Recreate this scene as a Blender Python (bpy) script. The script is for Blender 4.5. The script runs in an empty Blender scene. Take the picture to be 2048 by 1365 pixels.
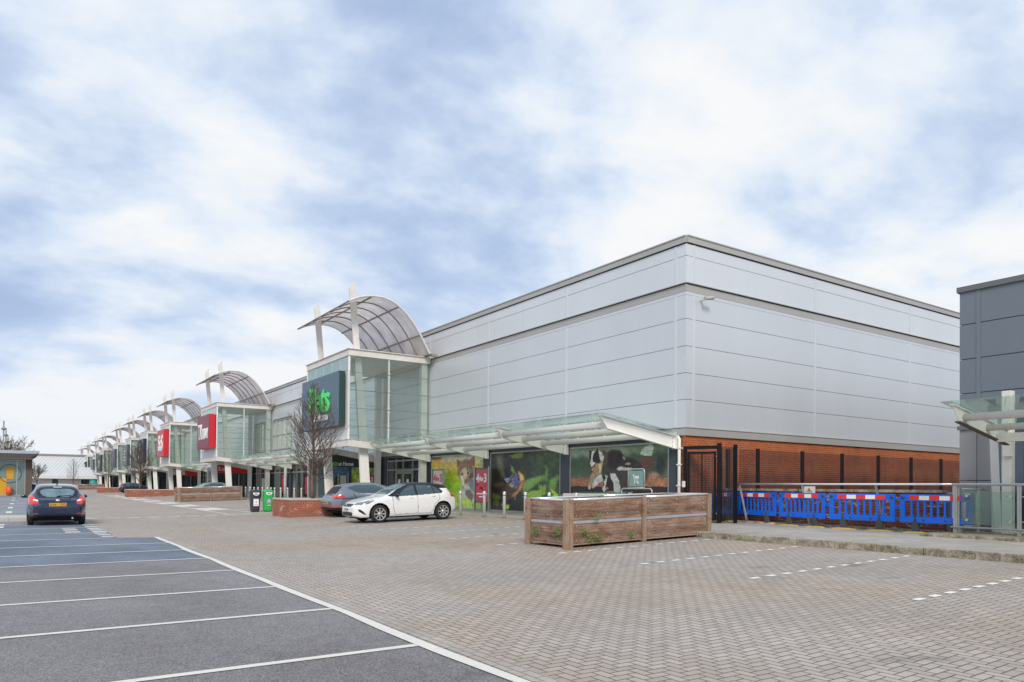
import bpy, math, random
import numpy as np
from mathutils import Vector, Matrix
random.seed(7)
rng = np.random.RandomState(5)
D = bpy.data
scene = bpy.context.scene
COL = scene.collection
R = math.radians

# ------------------------------------------------------------------ camera
cam_d = D.cameras.new('camera'); cam = D.objects.new('camera', cam_d); COL.objects.link(cam)
cam.matrix_world = Matrix(((0.82921546, -0.01433637, -0.55874519, 0.0),
                           (-0.55886595, -0.00624114, -0.82923453, 0.0),
                           (0.008401, 0.99987775, -0.01318736, 1.51),
                           (0, 0, 0, 1)))
cam_d.sensor_width = 36.0
cam_d.lens = 25.69085
cam_d.shift_y = 0.13306
cam_d.clip_start = 0.1
cam_d.clip_end = 6000
scene.camera = cam

# ------------------------------------------------------------------ world: broken cloud over a Nishita sky
SUN_EL, SUN_AZ = R(38), R(210)      # azimuth measured from +Y towards +X
world = D.worlds.new('World'); scene.world = world; world.use_nodes = True
wt = world.node_tree; wt.nodes.clear()
def wn(t, **k):
    n = wt.nodes.new(t)
    for a, b in k.items(): setattr(n, a, b)
    return n
wo = wn('ShaderNodeOutputWorld'); bg = wn('ShaderNodeBackground')
sky = wn('ShaderNodeTexSky', sky_type='NISHITA', sun_disc=False, sun_elevation=SUN_EL, sun_rotation=SUN_AZ)
sky.air_density = 1.0; sky.dust_density = 1.5
tc = wn('ShaderNodeTexCoord'); sx = wn('ShaderNodeSeparateXYZ')
wt.links.new(tc.outputs['Generated'], sx.inputs[0])
def wm(op, a, b=None, clamp=False):
    n = wn('ShaderNodeMath', operation=op, use_clamp=clamp)
    for i, v in enumerate((a, b)):
        if v is None: continue
        if isinstance(v, (int, float)): n.inputs[i].default_value = v
        else: wt.links.new(v, n.inputs[i])
    return n.outputs[0]
den = wm('ADD', wm('MAXIMUM', sx.outputs[2], 0.0), 0.30)
cx_ = wm('DIVIDE', sx.outputs[0], den); cy_ = wm('DIVIDE', sx.outputs[1], den)
cmb = wn('ShaderNodeCombineXYZ'); wt.links.new(cx_, cmb.inputs[0]); wt.links.new(cy_, cmb.inputs[1])
def wnoise(scale, detail, rough, dist, off=0.0):
    mp = wn('ShaderNodeMapping'); wt.links.new(cmb.outputs[0], mp.inputs[0])
    mp.inputs['Location'].default_value = (off, off * 0.7, off * 0.3)
    mp.inputs['Rotation'].default_value = (0, 0, R(25))
    mp.inputs['Scale'].default_value = (1.0, 1.2, 1.0)
    n = wn('ShaderNodeTexNoise'); wt.links.new(mp.outputs[0], n.inputs['Vector'])
    n.inputs['Scale'].default_value = scale; n.inputs['Detail'].default_value = detail
    n.inputs['Roughness'].default_value = rough; n.inputs['Distortion'].default_value = dist
    return n.outputs['Fac']
n1 = wnoise(1.5, 10, 0.54, 0.15, 5.3); n2 = wnoise(3.9, 9, 0.54, 0.2, 11.0)
nn = wm('ADD', wm('MULTIPLY', n1, 0.74), wm('MULTIPLY', n2, 0.26))
ramp = wn('ShaderNodeValToRGB'); wt.links.new(nn, ramp.inputs[0])
cr = ramp.color_ramp; cr.interpolation = 'B_SPLINE'
stops = [(0.36, (0.47, 0.60, 0.88)), (0.43, (0.57, 0.70, 0.93)), (0.48, (0.70, 0.81, 0.98)), (0.525, (0.84, 0.91, 1.0)), (0.58, (1.0, 1.0, 1.0))]
cr.elements[0].position = stops[0][0]; cr.elements[1].position = stops[-1][0]
for p, c in stops[1:-1]: cr.elements.new(p)
for e, (p, c) in zip(cr.elements, stops): e.position = p; e.color = (c[0], c[1], c[2], 1)
thin = wn('ShaderNodeMapRange'); wt.links.new(nn, thin.inputs[0])
thin.inputs[1].default_value = 0.33; thin.inputs[2].default_value = 0.5; thin.inputs[3].default_value = 0.72; thin.inputs[4].default_value = 1.0
cs = wn('ShaderNodeVectorMath', operation='SCALE'); wt.links.new(ramp.outputs[0], cs.inputs[0]); cs.inputs['Scale'].default_value = 10.6
mx = wn('ShaderNodeMix', data_type='RGBA')
wt.links.new(thin.outputs[0], mx.inputs[0]); wt.links.new(sky.outputs[0], mx.inputs[6]); wt.links.new(cs.outputs[0], mx.inputs[7])
# a whiter band of far cloud towards the horizon
hb = wn('ShaderNodeMapRange'); wt.links.new(sx.outputs[2], hb.inputs[0])
hb.inputs[1].default_value = 0.22; hb.inputs[2].default_value = 0.0; hb.inputs[3].default_value = 0.0; hb.inputs[4].default_value = 0.35
mx2 = wn('ShaderNodeMix', data_type='RGBA'); wt.links.new(hb.outputs[0], mx2.inputs[0]); wt.links.new(mx.outputs[2], mx2.inputs[6])
mx2.inputs[7].default_value = (8.0, 8.8, 10.3, 1)
wt.links.new(mx2.outputs[2], bg.inputs[0]); bg.inputs[1].default_value = 0.082
wt.links.new(bg.outputs[0], wo.inputs[0])

# ------------------------------------------------------------------ sun (veiled by cloud)
sun_d = D.lights.new('sun', 'SUN'); sun = D.objects.new('sun', sun_d); COL.objects.link(sun)
sun_d.energy = 2.3; sun_d.angle = R(16); sun_d.color = (1.0, 0.92, 0.80)
sd = Vector((math.sin(SUN_AZ) * math.cos(SUN_EL), math.cos(SUN_AZ) * math.cos(SUN_EL), math.sin(SUN_EL)))
sun.rotation_euler = sd.to_track_quat('Z', 'Y').to_euler()

scene.view_settings.view_transform = 'Standard'; scene.view_settings.look = 'None'
scene.view_settings.exposure = 0.15; scene.view_settings.gamma = 1.0
scene.render.resolution_x = 1024; scene.render.resolution_y = 682
scene.cycles.max_bounces = 8; scene.cycles.transparent_max_bounces = 24
scene.cycles.sample_clamp_indirect = 6.0

def gz(x): return max(0.0, 0.03 * (x - 5.5))

# ------------------------------------------------------------------ materials
MATS = {}
class NB:
    """small node builder"""
    def __init__(s, name):
        s.m = D.materials.new(name); s.m.use_nodes = True; s.t = s.m.node_tree
        s.t.nodes.clear(); s.out = s.n('ShaderNodeOutputMaterial')
    def n(s, t, **k):
        x = s.t.nodes.new(t)
        for a, b in k.items(): setattr(x, a, b)
        return x
    def put(s, v, sock):
        if v is None: return
        if isinstance(v, bpy.types.NodeSocket): s.t.links.new(v, sock)
        elif isinstance(v, (int, float)):
            sock.default_value = v
        else:
            v = tuple(v); sock.default_value = (v + (1.0,)) if (len(v) == 3 and len(sock.default_value) == 4) else v
    def math(s, op, a, b=None, c=None, clamp=False):
        x = s.n('ShaderNodeMath', operation=op, use_clamp=clamp)
        for i, v in enumerate((a, b, c)): s.put(v, x.inputs[i]) if v is not None else None
        return x.outputs[0]
    def obj(s):
        return s.n('ShaderNodeTexCoord').outputs['Object']
    def map(s, vec, scale=(1, 1, 1), loc=(0, 0, 0)):
        x = s.n('ShaderNodeMapping'); s.put(vec, x.inputs[0]); s.put(scale, x.inputs['Scale']); s.put(loc, x.inputs['Location']); return x.outputs[0]
    def noise(s, vec, scale, detail=4, rough=0.5, dist=0.0):
        x = s.n('ShaderNodeTexNoise'); s.put(vec, x.inputs['Vector']); s.put(scale, x.inputs['Scale'])
        s.put(detail, x.inputs['Detail']); s.put(rough, x.inputs['Roughness']); s.put(dist, x.inputs['Distortion']); return x.outputs['Fac']
    def rng(s, v, a, b, c=0.0, d=1.0):
        x = s.n('ShaderNodeMapRange'); s.put(v, x.inputs[0])
        for i, q in enumerate((a, b, c, d)): s.put(q, x.inputs[i + 1])
        return x.outputs[0]
    def mix(s, f, a, b, mode='MIX'):
        x = s.n('ShaderNodeMix', data_type='RGBA', blend_type=mode); s.put(f, x.inputs[0]); s.put(a, x.inputs[6]); s.put(b, x.inputs[7]); return x.outputs[2]
    def ramp(s, v, stops):
        x = s.n('ShaderNodeValToRGB'); s.put(v, x.inputs[0]); cr = x.color_ramp
        while len(cr.elements) < len(stops): cr.elements.new(0.5)
        for e, (p, c) in zip(cr.elements, stops): e.position = p; e.color = tuple(c) + (1,)
        return x.outputs[0]
    def bump(s, h, strength=0.3, dist=0.01):
        x = s.n('ShaderNodeBump'); s.put(h, x.inputs['Height']); s.put(strength, x.inputs['Strength']); s.put(dist, x.inputs['Distance']); return x.outputs[0]
    def bsdf(s, color=None, rough=0.5, metal=0.0, spec=None, normal=None, coat=None, emit=None, estr=0.0):
        x = s.n('ShaderNodeBsdfPrincipled'); s.put(color, x.inputs['Base Color']); s.put(rough, x.inputs['Roughness']); s.put(metal, x.inputs['Metallic'])
        if spec is not None: s.put(spec, x.inputs['Specular IOR Level'])
        if normal is not None: s.put(normal, x.inputs['Normal'])
        if coat is not None: s.put(coat, x.inputs['Coat Weight']); s.put(0.04, x.inputs['Coat Roughness'])
        if emit is not None: s.put(emit, x.inputs['Emission Color']); s.put(estr, x.inputs['Emission Strength'])
        return x.outputs[0]
    def done(s, sh):
        s.t.links.new(sh, s.out.inputs['Surface']); MATS[s.m.name] = s.m; return s.m
def simple(name, color, rough=0.5, metal=0.0, var=0.0, vscale=3.0, coat=None, spec=None, bump=0.0):
    b = NB(name); c = color; nrm = None
    if var > 0:
        v = b.obj(); f = b.noise(v, vscale, 6, 0.6)
        f2 = b.noise(v, vscale * 7, 4, 0.6)
        f = b.math('ADD', b.math('MULTIPLY', f, 0.6), b.math('MULTIPLY', f2, 0.4))
        k = b.rng(f, 0.3, 0.7, 1 - var, 1 + var)
        vm = b.n('ShaderNodeVectorMath', operation='SCALE'); b.put(tuple(color), vm.inputs[0]); b.put(k, vm.inputs['Scale']); c = vm.outputs[0]
        if bump: nrm = b.bump(f2, bump, 0.01)
    return b.done(b.bsdf(c, rough, metal, spec, nrm, coat))

def mat_herring(name, base, joint, stain):
    """2:1 blocks laid in 90 degree herringbone, cell size 0.1 m"""
    b = NB(name); v = b.obj(); sp = b.n('ShaderNodeSeparateXYZ'); b.put(v, sp.inputs[0])
    X = b.math('DIVIDE', sp.outputs[0], 0.1); Y = b.math('DIVIDE', sp.outputs[1], 0.1)
    i = b.math('FLOOR', X); j = b.math('FLOOR', Y)
    fx = b.math('SUBTRACT', X, i); fy = b.math('SUBTRACT', Y, j)
    k = b.math('FLOORED_MODULO', b.math('SUBTRACT', i, j), 4.0)
    eq = lambda q: b.math('COMPARE', k, float(q), 0.25)
    k0, k1, k2, k3 = eq(0), eq(1), eq(2), eq(3)
    big = 1.0
    # distance to joints; suppress the inner edge
    dl = b.math('ADD', fx, k1); dr = b.math('ADD', b.math('SUBTRACT', 1.0, fx), k0)
    dbt = b.math('ADD', fy, k2); dt = b.math('ADD', b.math('SUBTRACT', 1.0, fy), k3)
    d = b.math('MINIMUM', b.math('MINIMUM', dl, dr), b.math('MINIMUM', dbt, dt))
    wob = b.math('MULTIPLY', b.math('SUBTRACT', b.noise(v, 22, 3), 0.5), 0.05)
    d = b.math('ADD', d, wob)
    face = b.rng(d, 0.05, 0.095)
    idx = b.math('SUBTRACT', i, k1); idy = b.math('SUBTRACT', j, k2)
    cb = b.n('ShaderNodeCombineXYZ'); b.put(idx, cb.inputs[0]); b.put(idy, cb.inputs[1])
    wn_ = b.n('ShaderNodeTexWhiteNoise', noise_dimensions='2D'); b.put(cb.outputs[0], wn_.inputs['Vector'])
    rv = wn_.outputs['Value']
    fine = b.noise(v, 160, 3, 0.7); patch = b.noise(v, 0.35, 6, 0.6, 0.4)
    tone = b.math('ADD', b.rng(rv, 0, 1, 0.88, 1.09), b.rng(fine, 0.3, 0.7, -0.09, 0.09))
    dark = b.rng(rv, 0.955, 0.965, 1.0, 0.83)
    tone = b.math('MULTIPLY', tone, dark)
    # warm dusty patches and tyre-darkened patches
    warm = b.rng(b.noise(b.map(v, (1, 1, 1), (7, 3, 0)), 0.22, 5, 0.6, 0.3), 0.45, 0.66)
    col = b.mix(warm, base, stain)
    vm = b.n('ShaderNodeVectorMath', operation='SCALE'); b.put(col, vm.inputs[0]); b.put(b.math('MULTIPLY', tone, b.rng(patch, 0.3, 0.7, 0.88, 1.08)), vm.inputs['Scale'])
    cj = b.mix(b.noise(v, 4, 4), joint, tuple(q * 1.5 for q in joint))
    c = b.mix(face, cj, vm.outputs[0])
    oil = b.rng(b.noise(b.map(v, (1, 1, 1), (31, 17, 0)), 1.1, 4, 0.55, 0.3), 0.63, 0.72, 0, 0.42); c = b.mix(oil, c, (0.13, 0.115, 0.105))
    dots = b.rng(b.noise(b.map(v, (1, 1, 1), (3, 71, 0)), 9.0, 2, 0.5), 0.74, 0.78, 0, 0.5); c = b.mix(dots, c, (0.10, 0.09, 0.085))
    moss = b.math('MULTIPLY', b.rng(b.noise(b.map(v, (1, 1, 1), (13, 5, 0)), 0.6, 5, 0.6), 0.52, 0.68), b.math('SUBTRACT', 1.0, face)); c = b.mix(b.math('MULTIPLY', moss, 0.6), c, (0.06, 0.07, 0.03))
    h = b.math('ADD', b.math('MULTIPLY', b.rng(d, 0.0, 0.12), 0.8), b.math('MULTIPLY', fine, 0.15))
    nrm = b.bump(h, 0.35, 0.006)
    return b.done(b.bsdf(c, b.rng(patch, 0.3, 0.7, 0.6, 0.8), 0, 0.4, nrm))

def mat_brick(name, c1, c2, mortar, axes='XZ', bw=0.225, bh=0.075, mort=0.011, effl=0.0, stain=0.0, rough=0.85):
    b = NB(name); v = b.obj(); sp = b.n('ShaderNodeSeparateXYZ'); b.put(v, sp.inputs[0])
    cb = b.n('ShaderNodeCombineXYZ'); ii = 'XYZ'
    if axes == 'SUM': b.put(b.math('ADD', sp.outputs[0], sp.outputs[1]), cb.inputs[0])
    else: b.put(sp.outputs[ii.index(axes[0])], cb.inputs[0])
    b.put(sp.outputs[ii.index(axes[1])] if axes != 'SUM' else sp.outputs[2], cb.inputs[1])
    br = b.n('ShaderNodeTexBrick'); b.put(cb.outputs[0], br.inputs['Vector'])
    b.put(c1, br.inputs['Color1']); b.put(c2, br.inputs['Color2']); b.put(mortar, br.inputs['Mortar'])
    b.put(1.0, br.inputs['Scale']); b.put(mort, br.inputs['Mortar Size']); b.put(0.15, br.inputs['Mortar Smooth'])
    b.put(bw, br.inputs['Brick Width']); b.put(bh, br.inputs['Row Height'])
    c = br.outputs[0]
    n = b.noise(v, 1.2, 6, 0.65); n3 = b.noise(v, 30, 3, 0.6)
    vm = b.n('ShaderNodeVectorMath', operation='SCALE'); b.put(c, vm.inputs[0])
    b.put(b.math('MULTIPLY', b.rng(n, 0.3, 0.7, 0.82, 1.12), b.rng(n3, 0.3, 0.7, 0.92, 1.08)), vm.inputs['Scale']); c = vm.outputs[0]
    if effl > 0:
        e = b.noise(b.map(v, (1, 1, 2.5), (3, 1, 2)), 2.2, 7, 0.7, 0.6)
        c = b.mix(b.rng(e, 0.56, 0.66, 0, effl), c, (0.62, 0.57, 0.55))
    if stain > 0:
        e = b.noise(b.map(v, (1, 1, 0.6), (9, 4, 2)), 0.9, 6, 0.65)
        c = b.mix(b.rng(e, 0.5, 0.68, 0, stain), c, (0.06, 0.045, 0.04))
    return b.done(b.bsdf(c, rough, 0, 0.3, b.bump(b.math('SUBTRACT', 1.0, br.outputs['Fac']), 0.3, 0.006)))

def mat_asphalt(name, c1, c2, wet=0.0):
    b = NB(name); v = b.obj()
    f = b.noise(v, 58, 7, 0.9); vor = b.n('ShaderNodeTexVoronoi'); b.put(v, vor.inputs['Vector']); b.put(70.0, vor.inputs['Scale']); vr = b.n('ShaderNodeSeparateColor'); b.put(vor.outputs['Color'], vr.inputs[0])
    big = b.noise(b.map(v, (1, 0.6, 1)), 0.45, 6, 0.6, 0.4); mid = b.noise(v, 5, 5, 0.6)
    c = b.mix(b.rng(big, 0.35, 0.68), c1, c2)
    k = b.math('MULTIPLY', b.math('MULTIPLY', b.rng(f, 0.41, 0.59, 0.45, 1.55), b.rng(vr.outputs[0], 0, 1, 0.62, 1.38)), b.rng(mid, 0.3, 0.7, 0.9, 1.1))
    vm = b.n('ShaderNodeVectorMath', operation='SCALE'); b.put(c, vm.inputs[0]); b.put(k, vm.inputs['Scale']); c = vm.outputs[0]
    pit = b.rng(b.noise(b.map(v, (1, 1, 1), (5, 5, 0)), 42, 3, 0.6), 0.64, 0.70); c = b.mix(pit, c, (0.02, 0.02, 0.025))
    oil = b.rng(b.noise(b.map(v, (1, 1, 1), (11, 27, 0)), 1.3, 4, 0.55, 0.3), 0.62, 0.72, 0, 0.45); c = b.mix(oil, c, (0.06, 0.06, 0.065))
    peb = b.rng(b.noise(b.map(v, (1, 1, 1), (2, 9, 0)), 60, 2, 0.5), 0.76, 0.80); c = b.mix(peb, c, (0.42, 0.41, 0.4))
    return b.done(b.bsdf(c, b.rng(big, 0.3, 0.7, 0.78 - wet, 0.62 - wet), 0, 0.5, b.bump(f, 0.5, 0.006)))

def mat_paint(name, col, wear=0.3, under=(0.12, 0.12, 0.13)):
    b = NB(name); v = b.obj()
    w = b.noise(v, 14, 8, 0.75); w2 = b.noise(v, 120, 3, 0.7)
    f = b.math('ADD', b.math('MULTIPLY', w, 0.55), b.math('MULTIPLY', w2, 0.45))
    c = b.mix(b.rng(f, 0.50 + 0.1 * (1 - wear), 0.64 + 0.1 * (1 - wear), 0, 0.9), b.mix(b.noise(v, 3, 4), col, tuple(q * 0.86 for q in col)), under)
    return b.done(b.bsdf(c, 0.75, 0, 0.4))

def mat_clad(name, col, metal=0.35, rough=0.36, streak=0.06):
    b = NB(name); v = b.obj()
    n = b.noise(b.map(v, (0.35, 0.35, 0.12)), 1.2, 5, 0.55); s = b.noise(b.map(v, (6, 6, 0.25)), 1.5, 5, 0.6)
    g = b.noise(v, 160, 2, 0.6)
    k = b.math('ADD', b.rng(n, 0.3, 0.7, 1 - streak, 1 + streak), b.rng(s, 0.3, 0.7, -streak * 0.4, streak * 0.4))
    k = b.math('ADD', k, b.rng(g, 0.3, 0.7, -0.02, 0.02))
    vm = b.n('ShaderNodeVectorMath', operation='SCALE'); b.put(col, vm.inputs[0]); b.put(k, vm.inputs['Scale'])
    return b.done(b.bsdf(vm.outputs[0], b.rng(s, 0.3, 0.7, rough - 0.05, rough + 0.07), metal, 0.5))

def mat_wood(name, c1, c2, c3, axis=0, plank=0.0):
    b = NB(name); v = b.obj(); sc = [18, 18, 18]; sc[axis] = 1.3
    g = b.noise(b.map(v, sc), 1.6, 8, 0.7, 0.6); big = b.noise(b.map(v, (1.0, 1.0, 2.2)), 1.7, 6, 0.65, 0.5)
    sp_ = b.noise(v, 45, 4, 0.7)
    c = b.ramp(g, [(0.28, c3), (0.5, c1), (0.72, c2)])
    c = b.mix(b.rng(big, 0.45, 0.64, 0, 0.7), c, (0.33, 0.26, 0.21))
    rust = b.rng(b.noise(b.map(v, (1, 1, 1.6), (4, 8, 1)), 1.9, 5, 0.6, 0.4), 0.57, 0.68, 0, 0.65)
    c = b.mix(rust, c, (0.16, 0.065, 0.04))
    if plank:
        spz = b.n('ShaderNodeSeparateXYZ'); b.put(v, spz.inputs[0]); q = b.math('FLOOR', b.math('DIVIDE', b.math('SUBTRACT', spz.outputs[2], b.math('MULTIPLY', spz.outputs[0], 0.03)), plank))
        wv = b.n('ShaderNodeTexWhiteNoise', noise_dimensions='1D'); b.put(q, wv.inputs['W'])
        vm = b.n('ShaderNodeVectorMath', operation='SCALE'); b.put(c, vm.inputs[0]); b.put(b.rng(wv.outputs['Value'], 0, 1, 0.78, 1.2), vm.inputs['Scale']); c = vm.outputs[0]
    vm = b.n('ShaderNodeVectorMath', operation='SCALE'); b.put(c, vm.inputs[0]); b.put(b.rng(sp_, 0.3, 0.7, 0.7, 1.3), vm.inputs['Scale'])
    return b.done(b.bsdf(vm.outputs[0], 0.8, 0, 0.25, b.bump(g, 0.5, 0.004)))

def mat_glass(name, tint=(0.78, 0.9, 0.86), refl=1.0, rough=0.02, dirt=0.0, body=0.0, bodycol=(0.5, 0.6, 0.56)):
    b = NB(name)
    tr = b.n('ShaderNodeBsdfTransparent'); b.put(tint, tr.inputs[0])
    gl = b.n('ShaderNodeBsdfGlossy'); b.put((0.95, 1.0, 0.98), gl.inputs[0]); b.put(rough, gl.inputs['Roughness'])
    lw = b.n('ShaderNodeFresnel'); b.put(1.5, lw.inputs['IOR'])
    f = b.math('MULTIPLY', lw.outputs[0], refl, clamp=True)
    f = b.math('ADD', f, 0.03, clamp=True)
    m1 = b.n('ShaderNodeMixShader'); b.put(f, m1.inputs[0]); b.t.links.new(tr.outputs[0], m1.inputs[1]); b.t.links.new(gl.outputs[0], m1.inputs[2])
    sh = m1.outputs[0]
    if body > 0:
        df = b.n('ShaderNodeBsdfDiffuse'); b.put(bodycol, df.inputs[0])
        m2 = b.n('ShaderNodeMixShader'); n = b.noise(b.obj(), 2.0, 5, 0.6)
        b.put(b.rng(n, 0.3, 0.7, body * 0.7, body * 1.3), m2.inputs[0]); b.t.links.new(sh, m2.inputs[1]); b.t.links.new(df.outputs[0], m2.inputs[2]); sh = m2.outputs[0]
    return b.done(sh)

def mat_vcol(name, rough=0.35, grain=0.06):
    b = NB(name); at = b.n('ShaderNodeAttribute', attribute_name='paint'); v = b.obj()
    k = b.rng(b.noise(v, 40, 5, 0.7), 0.3, 0.7, 1 - grain, 1 + grain)
    vm = b.n('ShaderNodeVectorMath', operation='SCALE'); b.put(at.outputs['Color'], vm.inputs[0]); b.put(k, vm.inputs['Scale'])
    return b.done(b.bsdf(vm.outputs[0], rough, 0, 0.5))

M = {}
M['paving'] = mat_herring('block_paving', (0.42, 0.378, 0.345), (0.095, 0.075, 0.062), (0.41, 0.33, 0.265))
M['edge_block'] = mat_brick('edge_blocks', (0.42, 0.385, 0.355), (0.385, 0.35, 0.325), (0.18, 0.15, 0.13), 'YX', 0.2, 0.1, 0.006, rough=0.75)
M['flags'] = mat_brick('pavement_blocks', (0.47, 0.445, 0.41), (0.41, 0.39, 0.36), (0.21, 0.19, 0.155), 'YX', 0.2, 0.1, 0.006, stain=0.25, rough=0.75)
M['asphalt'] = mat_asphalt('asphalt', (0.165, 0.157, 0.162), (0.23, 0.222, 0.232))
M['asphalt_new'] = mat_asphalt('asphalt_newer_sky_tint', (0.095, 0.128, 0.175), (0.165, 0.20, 0.26), 0.05)  # newer asphalt, with the bluish sky reflection put into its colour
M['asphalt_far'] = mat_asphalt('asphalt_far', (0.18, 0.195, 0.225), (0.25, 0.265, 0.30), 0.05)
M['ground'] = simple('far_ground', (0.17, 0.17, 0.16), 0.9, 0, 0.15, 0.5)
M['line'] = mat_paint('white_line', (0.74, 0.73, 0.69), 0.62, (0.22, 0.21, 0.21))
M['wline'] = mat_paint('worn_white_line', (0.70, 0.68, 0.64), 0.75, (0.33, 0.31, 0.30))
M['marker'] = simple('white_marker_block', (0.80, 0.80, 0.78), 0.6, 0, 0.06, 9)
def mat_moss(name):
    b = NB(name); v = b.obj(); n = b.noise(v, 4.5, 8, 0.72, 0.4); n2 = b.noise(v, 35, 4, 0.7)
    c = b.ramp(b.math('ADD', b.math('MULTIPLY', n, 0.7), b.math('MULTIPLY', n2, 0.3)), [(0.36, (0.075, 0.062, 0.042)), (0.47, (0.235, 0.205, 0.145)), (0.56, (0.39, 0.355, 0.29)), (0.68, (0.48, 0.45, 0.38))])
    return b.done(b.bsdf(c, 0.9, 0, 0.3, b.bump(n2, 0.5, 0.01)))
M['kerb'] = mat_moss('mossy_concrete')
M['kerb_light'] = simple('concrete', (0.48, 0.46, 0.42), 0.85, 0, 0.15, 4.0)
M['clad'] = mat_clad('silver_cladding', (0.625, 0.65, 0.68), 0.3, 0.36, 0.03)
M['clad_top'] = mat_clad('silver_cladding_light', (0.69, 0.71, 0.735), 0.3, 0.32, 0.03)
M['clad_rib'] = mat_clad('silver_rib', (0.665, 0.685, 0.71), 0.3, 0.35, 0.02)
M['seam'] = simple('dark_seam', (0.17, 0.17, 0.18), 0.7)
M['trim'] = mat_clad('beige_grey_trim', (0.43, 0.425, 0.40), 0.25, 0.45, 0.05)
M['trim_dark'] = simple('painted_shadow', (0.05, 0.045, 0.04), 0.8)  # dark tone for the painted shadow lines; also backs the shopfront
M['brick'] = mat_brick('red_brick', (0.43, 0.105, 0.032), (0.33, 0.074, 0.024), (0.42, 0.19, 0.10), 'XZ', stain=0.25)
M['brick_y'] = mat_brick('red_brick_return', (0.38, 0.105, 0.03), (0.29, 0.072, 0.022), (0.42, 0.24, 0.15), 'YZ')
M['brick_low'] = mat_brick('stained_brick', (0.20, 0.055, 0.03), (0.15, 0.04, 0.025), (0.2, 0.13, 0.1), 'YZ', effl=0.75, stain=0.35)
M['brick_planter'] = mat_brick('planter_brick', (0.38, 0.10, 0.05), (0.30, 0.075, 0.04), (0.33, 0.2, 0.15), 'SUM', effl=0.55)
M['white'] = simple('white_steel', (0.84, 0.83, 0.79), 0.42, 0, 0.05, 1.5)
M['white_dirty'] = simple('weathered_white_steel', (0.70, 0.67, 0.63), 0.5, 0, 0.15, 2.5)
M['glass'] = mat_glass('green_glass', (0.955, 0.985, 0.962), 0.75, 0.01, body=0.045, bodycol=(0.70, 0.80, 0.74))
M['glass_clear'] = mat_glass('clear_glass', (0.84, 0.92, 0.88), 0.8, 0.01, body=0.08, bodycol=(0.5, 0.64, 0.58))
M['canopy_glass'] = mat_glass('canopy_glass', (0.90, 0.955, 0.93), 0.45, 0.03, body=0.03, bodycol=(0.55, 0.68, 0.62))
def mat_poly(name):
    b = NB(name); tr = b.n('ShaderNodeBsdfTransparent'); b.put((0.86, 0.84, 0.86), tr.inputs[0]); tl = b.n('ShaderNodeBsdfTranslucent'); df = b.n('ShaderNodeBsdfDiffuse')
    n = b.noise(b.obj(), 1.3, 6, 0.6); c = b.mix(b.rng(n, 0.35, 0.7), (0.82, 0.80, 0.80), (0.60, 0.56, 0.52)); b.put(c, tl.inputs[0]); b.put(c, df.inputs[0])
    m1 = b.n('ShaderNodeMixShader'); b.put(0.25, m1.inputs[0]); b.t.links.new(tl.outputs[0], m1.inputs[1]); b.t.links.new(df.outputs[0], m1.inputs[2])
    m2 = b.n('ShaderNodeMixShader'); b.put(0.68, m2.inputs[0]); b.t.links.new(tr.outputs[0], m2.inputs[1]); b.t.links.new(m1.outputs[0], m2.inputs[2])
    return b.done(m2.outputs[0])
M['poly'] = mat_poly('polycarbonate')
M['rib'] = simple('canopy_rib', (0.28, 0.25, 0.23), 0.5, 0.2, 0.1)
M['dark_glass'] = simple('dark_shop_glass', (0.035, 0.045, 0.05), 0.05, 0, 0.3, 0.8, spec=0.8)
M['mirror_glass'] = simple('reflective_glass', (0.42, 0.46, 0.46), 0.05, 0.75, 0.15, 0.4)
M['cream_reflection_glass'] = simple('painted_reflection_glass', (0.60, 0.62, 0.54), 0.12, 0.45, 0.22, 0.9)  # cream base colour paints the bright mirrored surroundings into the panes
M['mist_glass'] = simple('pale_window_glass', (0.22, 0.29, 0.26), 0.12, 0.3, 0.2, 1.2)
M['seam_light'] = simple('roof_seam_metal', (0.55, 0.56, 0.57), 0.5)
M['blue_glass'] = simple('dark_blue_glass', (0.04, 0.065, 0.10), 0.03, 0.25, 0.2, 0.5, spec=1.0)
M['pilaster'] = simple('slate_panel', (0.055, 0.065, 0.085), 0.45, 0, 0.08, 2)
M['alu'] = simple('aluminium', (0.50, 0.50, 0.48), 0.35, 0.7, 0.06)
M['steel'] = simple('stainless_steel', (0.72, 0.71, 0.67), 0.3, 0.55, 0.06, 4)
M['galv'] = simple('galvanised_steel', (0.50, 0.50, 0.47), 0.5, 0.5, 0.12, 8)
M['rail'] = simple('polished_rail', (0.80, 0.80, 0.80), 0.22, 0.6)
M['black'] = simple('black_steel', (0.008, 0.008, 0.011), 0.5, 0, 0.3, 5, spec=0.2)
M['blueband'] = simple('blue_band', (0.02, 0.06, 0.25), 0.5)
M['wood'] = mat_wood('weathered_timber', (0.225, 0.13, 0.088), (0.35, 0.25, 0.185), (0.10, 0.055, 0.038), 0, 0.168)
M['wood_y'] = mat_wood('weathered_timber_end', (0.225, 0.13, 0.10), (0.33, 0.23, 0.19), (0.11, 0.06, 0.045), 1, 0.168)
M['wood_post'] = mat_wood('weathered_post', (0.30, 0.21, 0.145), (0.42, 0.32, 0.24), (0.17, 0.105, 0.07), 2)
M['zinc'] = simple('zinc_strip', (0.42, 0.44, 0.48), 0.5, 0.3, 0.12, 7)
M['bluepl'] = simple('blue_plastic', (0.0, 0.13, 0.72), 0.38, 0, 0.07, 3, spec=0.5)
M['rubber'] = simple('dark_rubber', (0.055, 0.06, 0.065), 0.8, 0, 0.15)
M['yellow'] = simple('yellow_plastic', (0.60, 0.44, 0.14), 0.5, 0, 0.15, 6)
M['red'] = simple('red_reflective', (0.80, 0.035, 0.02), 0.4)
M['whitep'] = simple('white_reflective', (0.82, 0.82, 0.80), 0.4)
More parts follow.
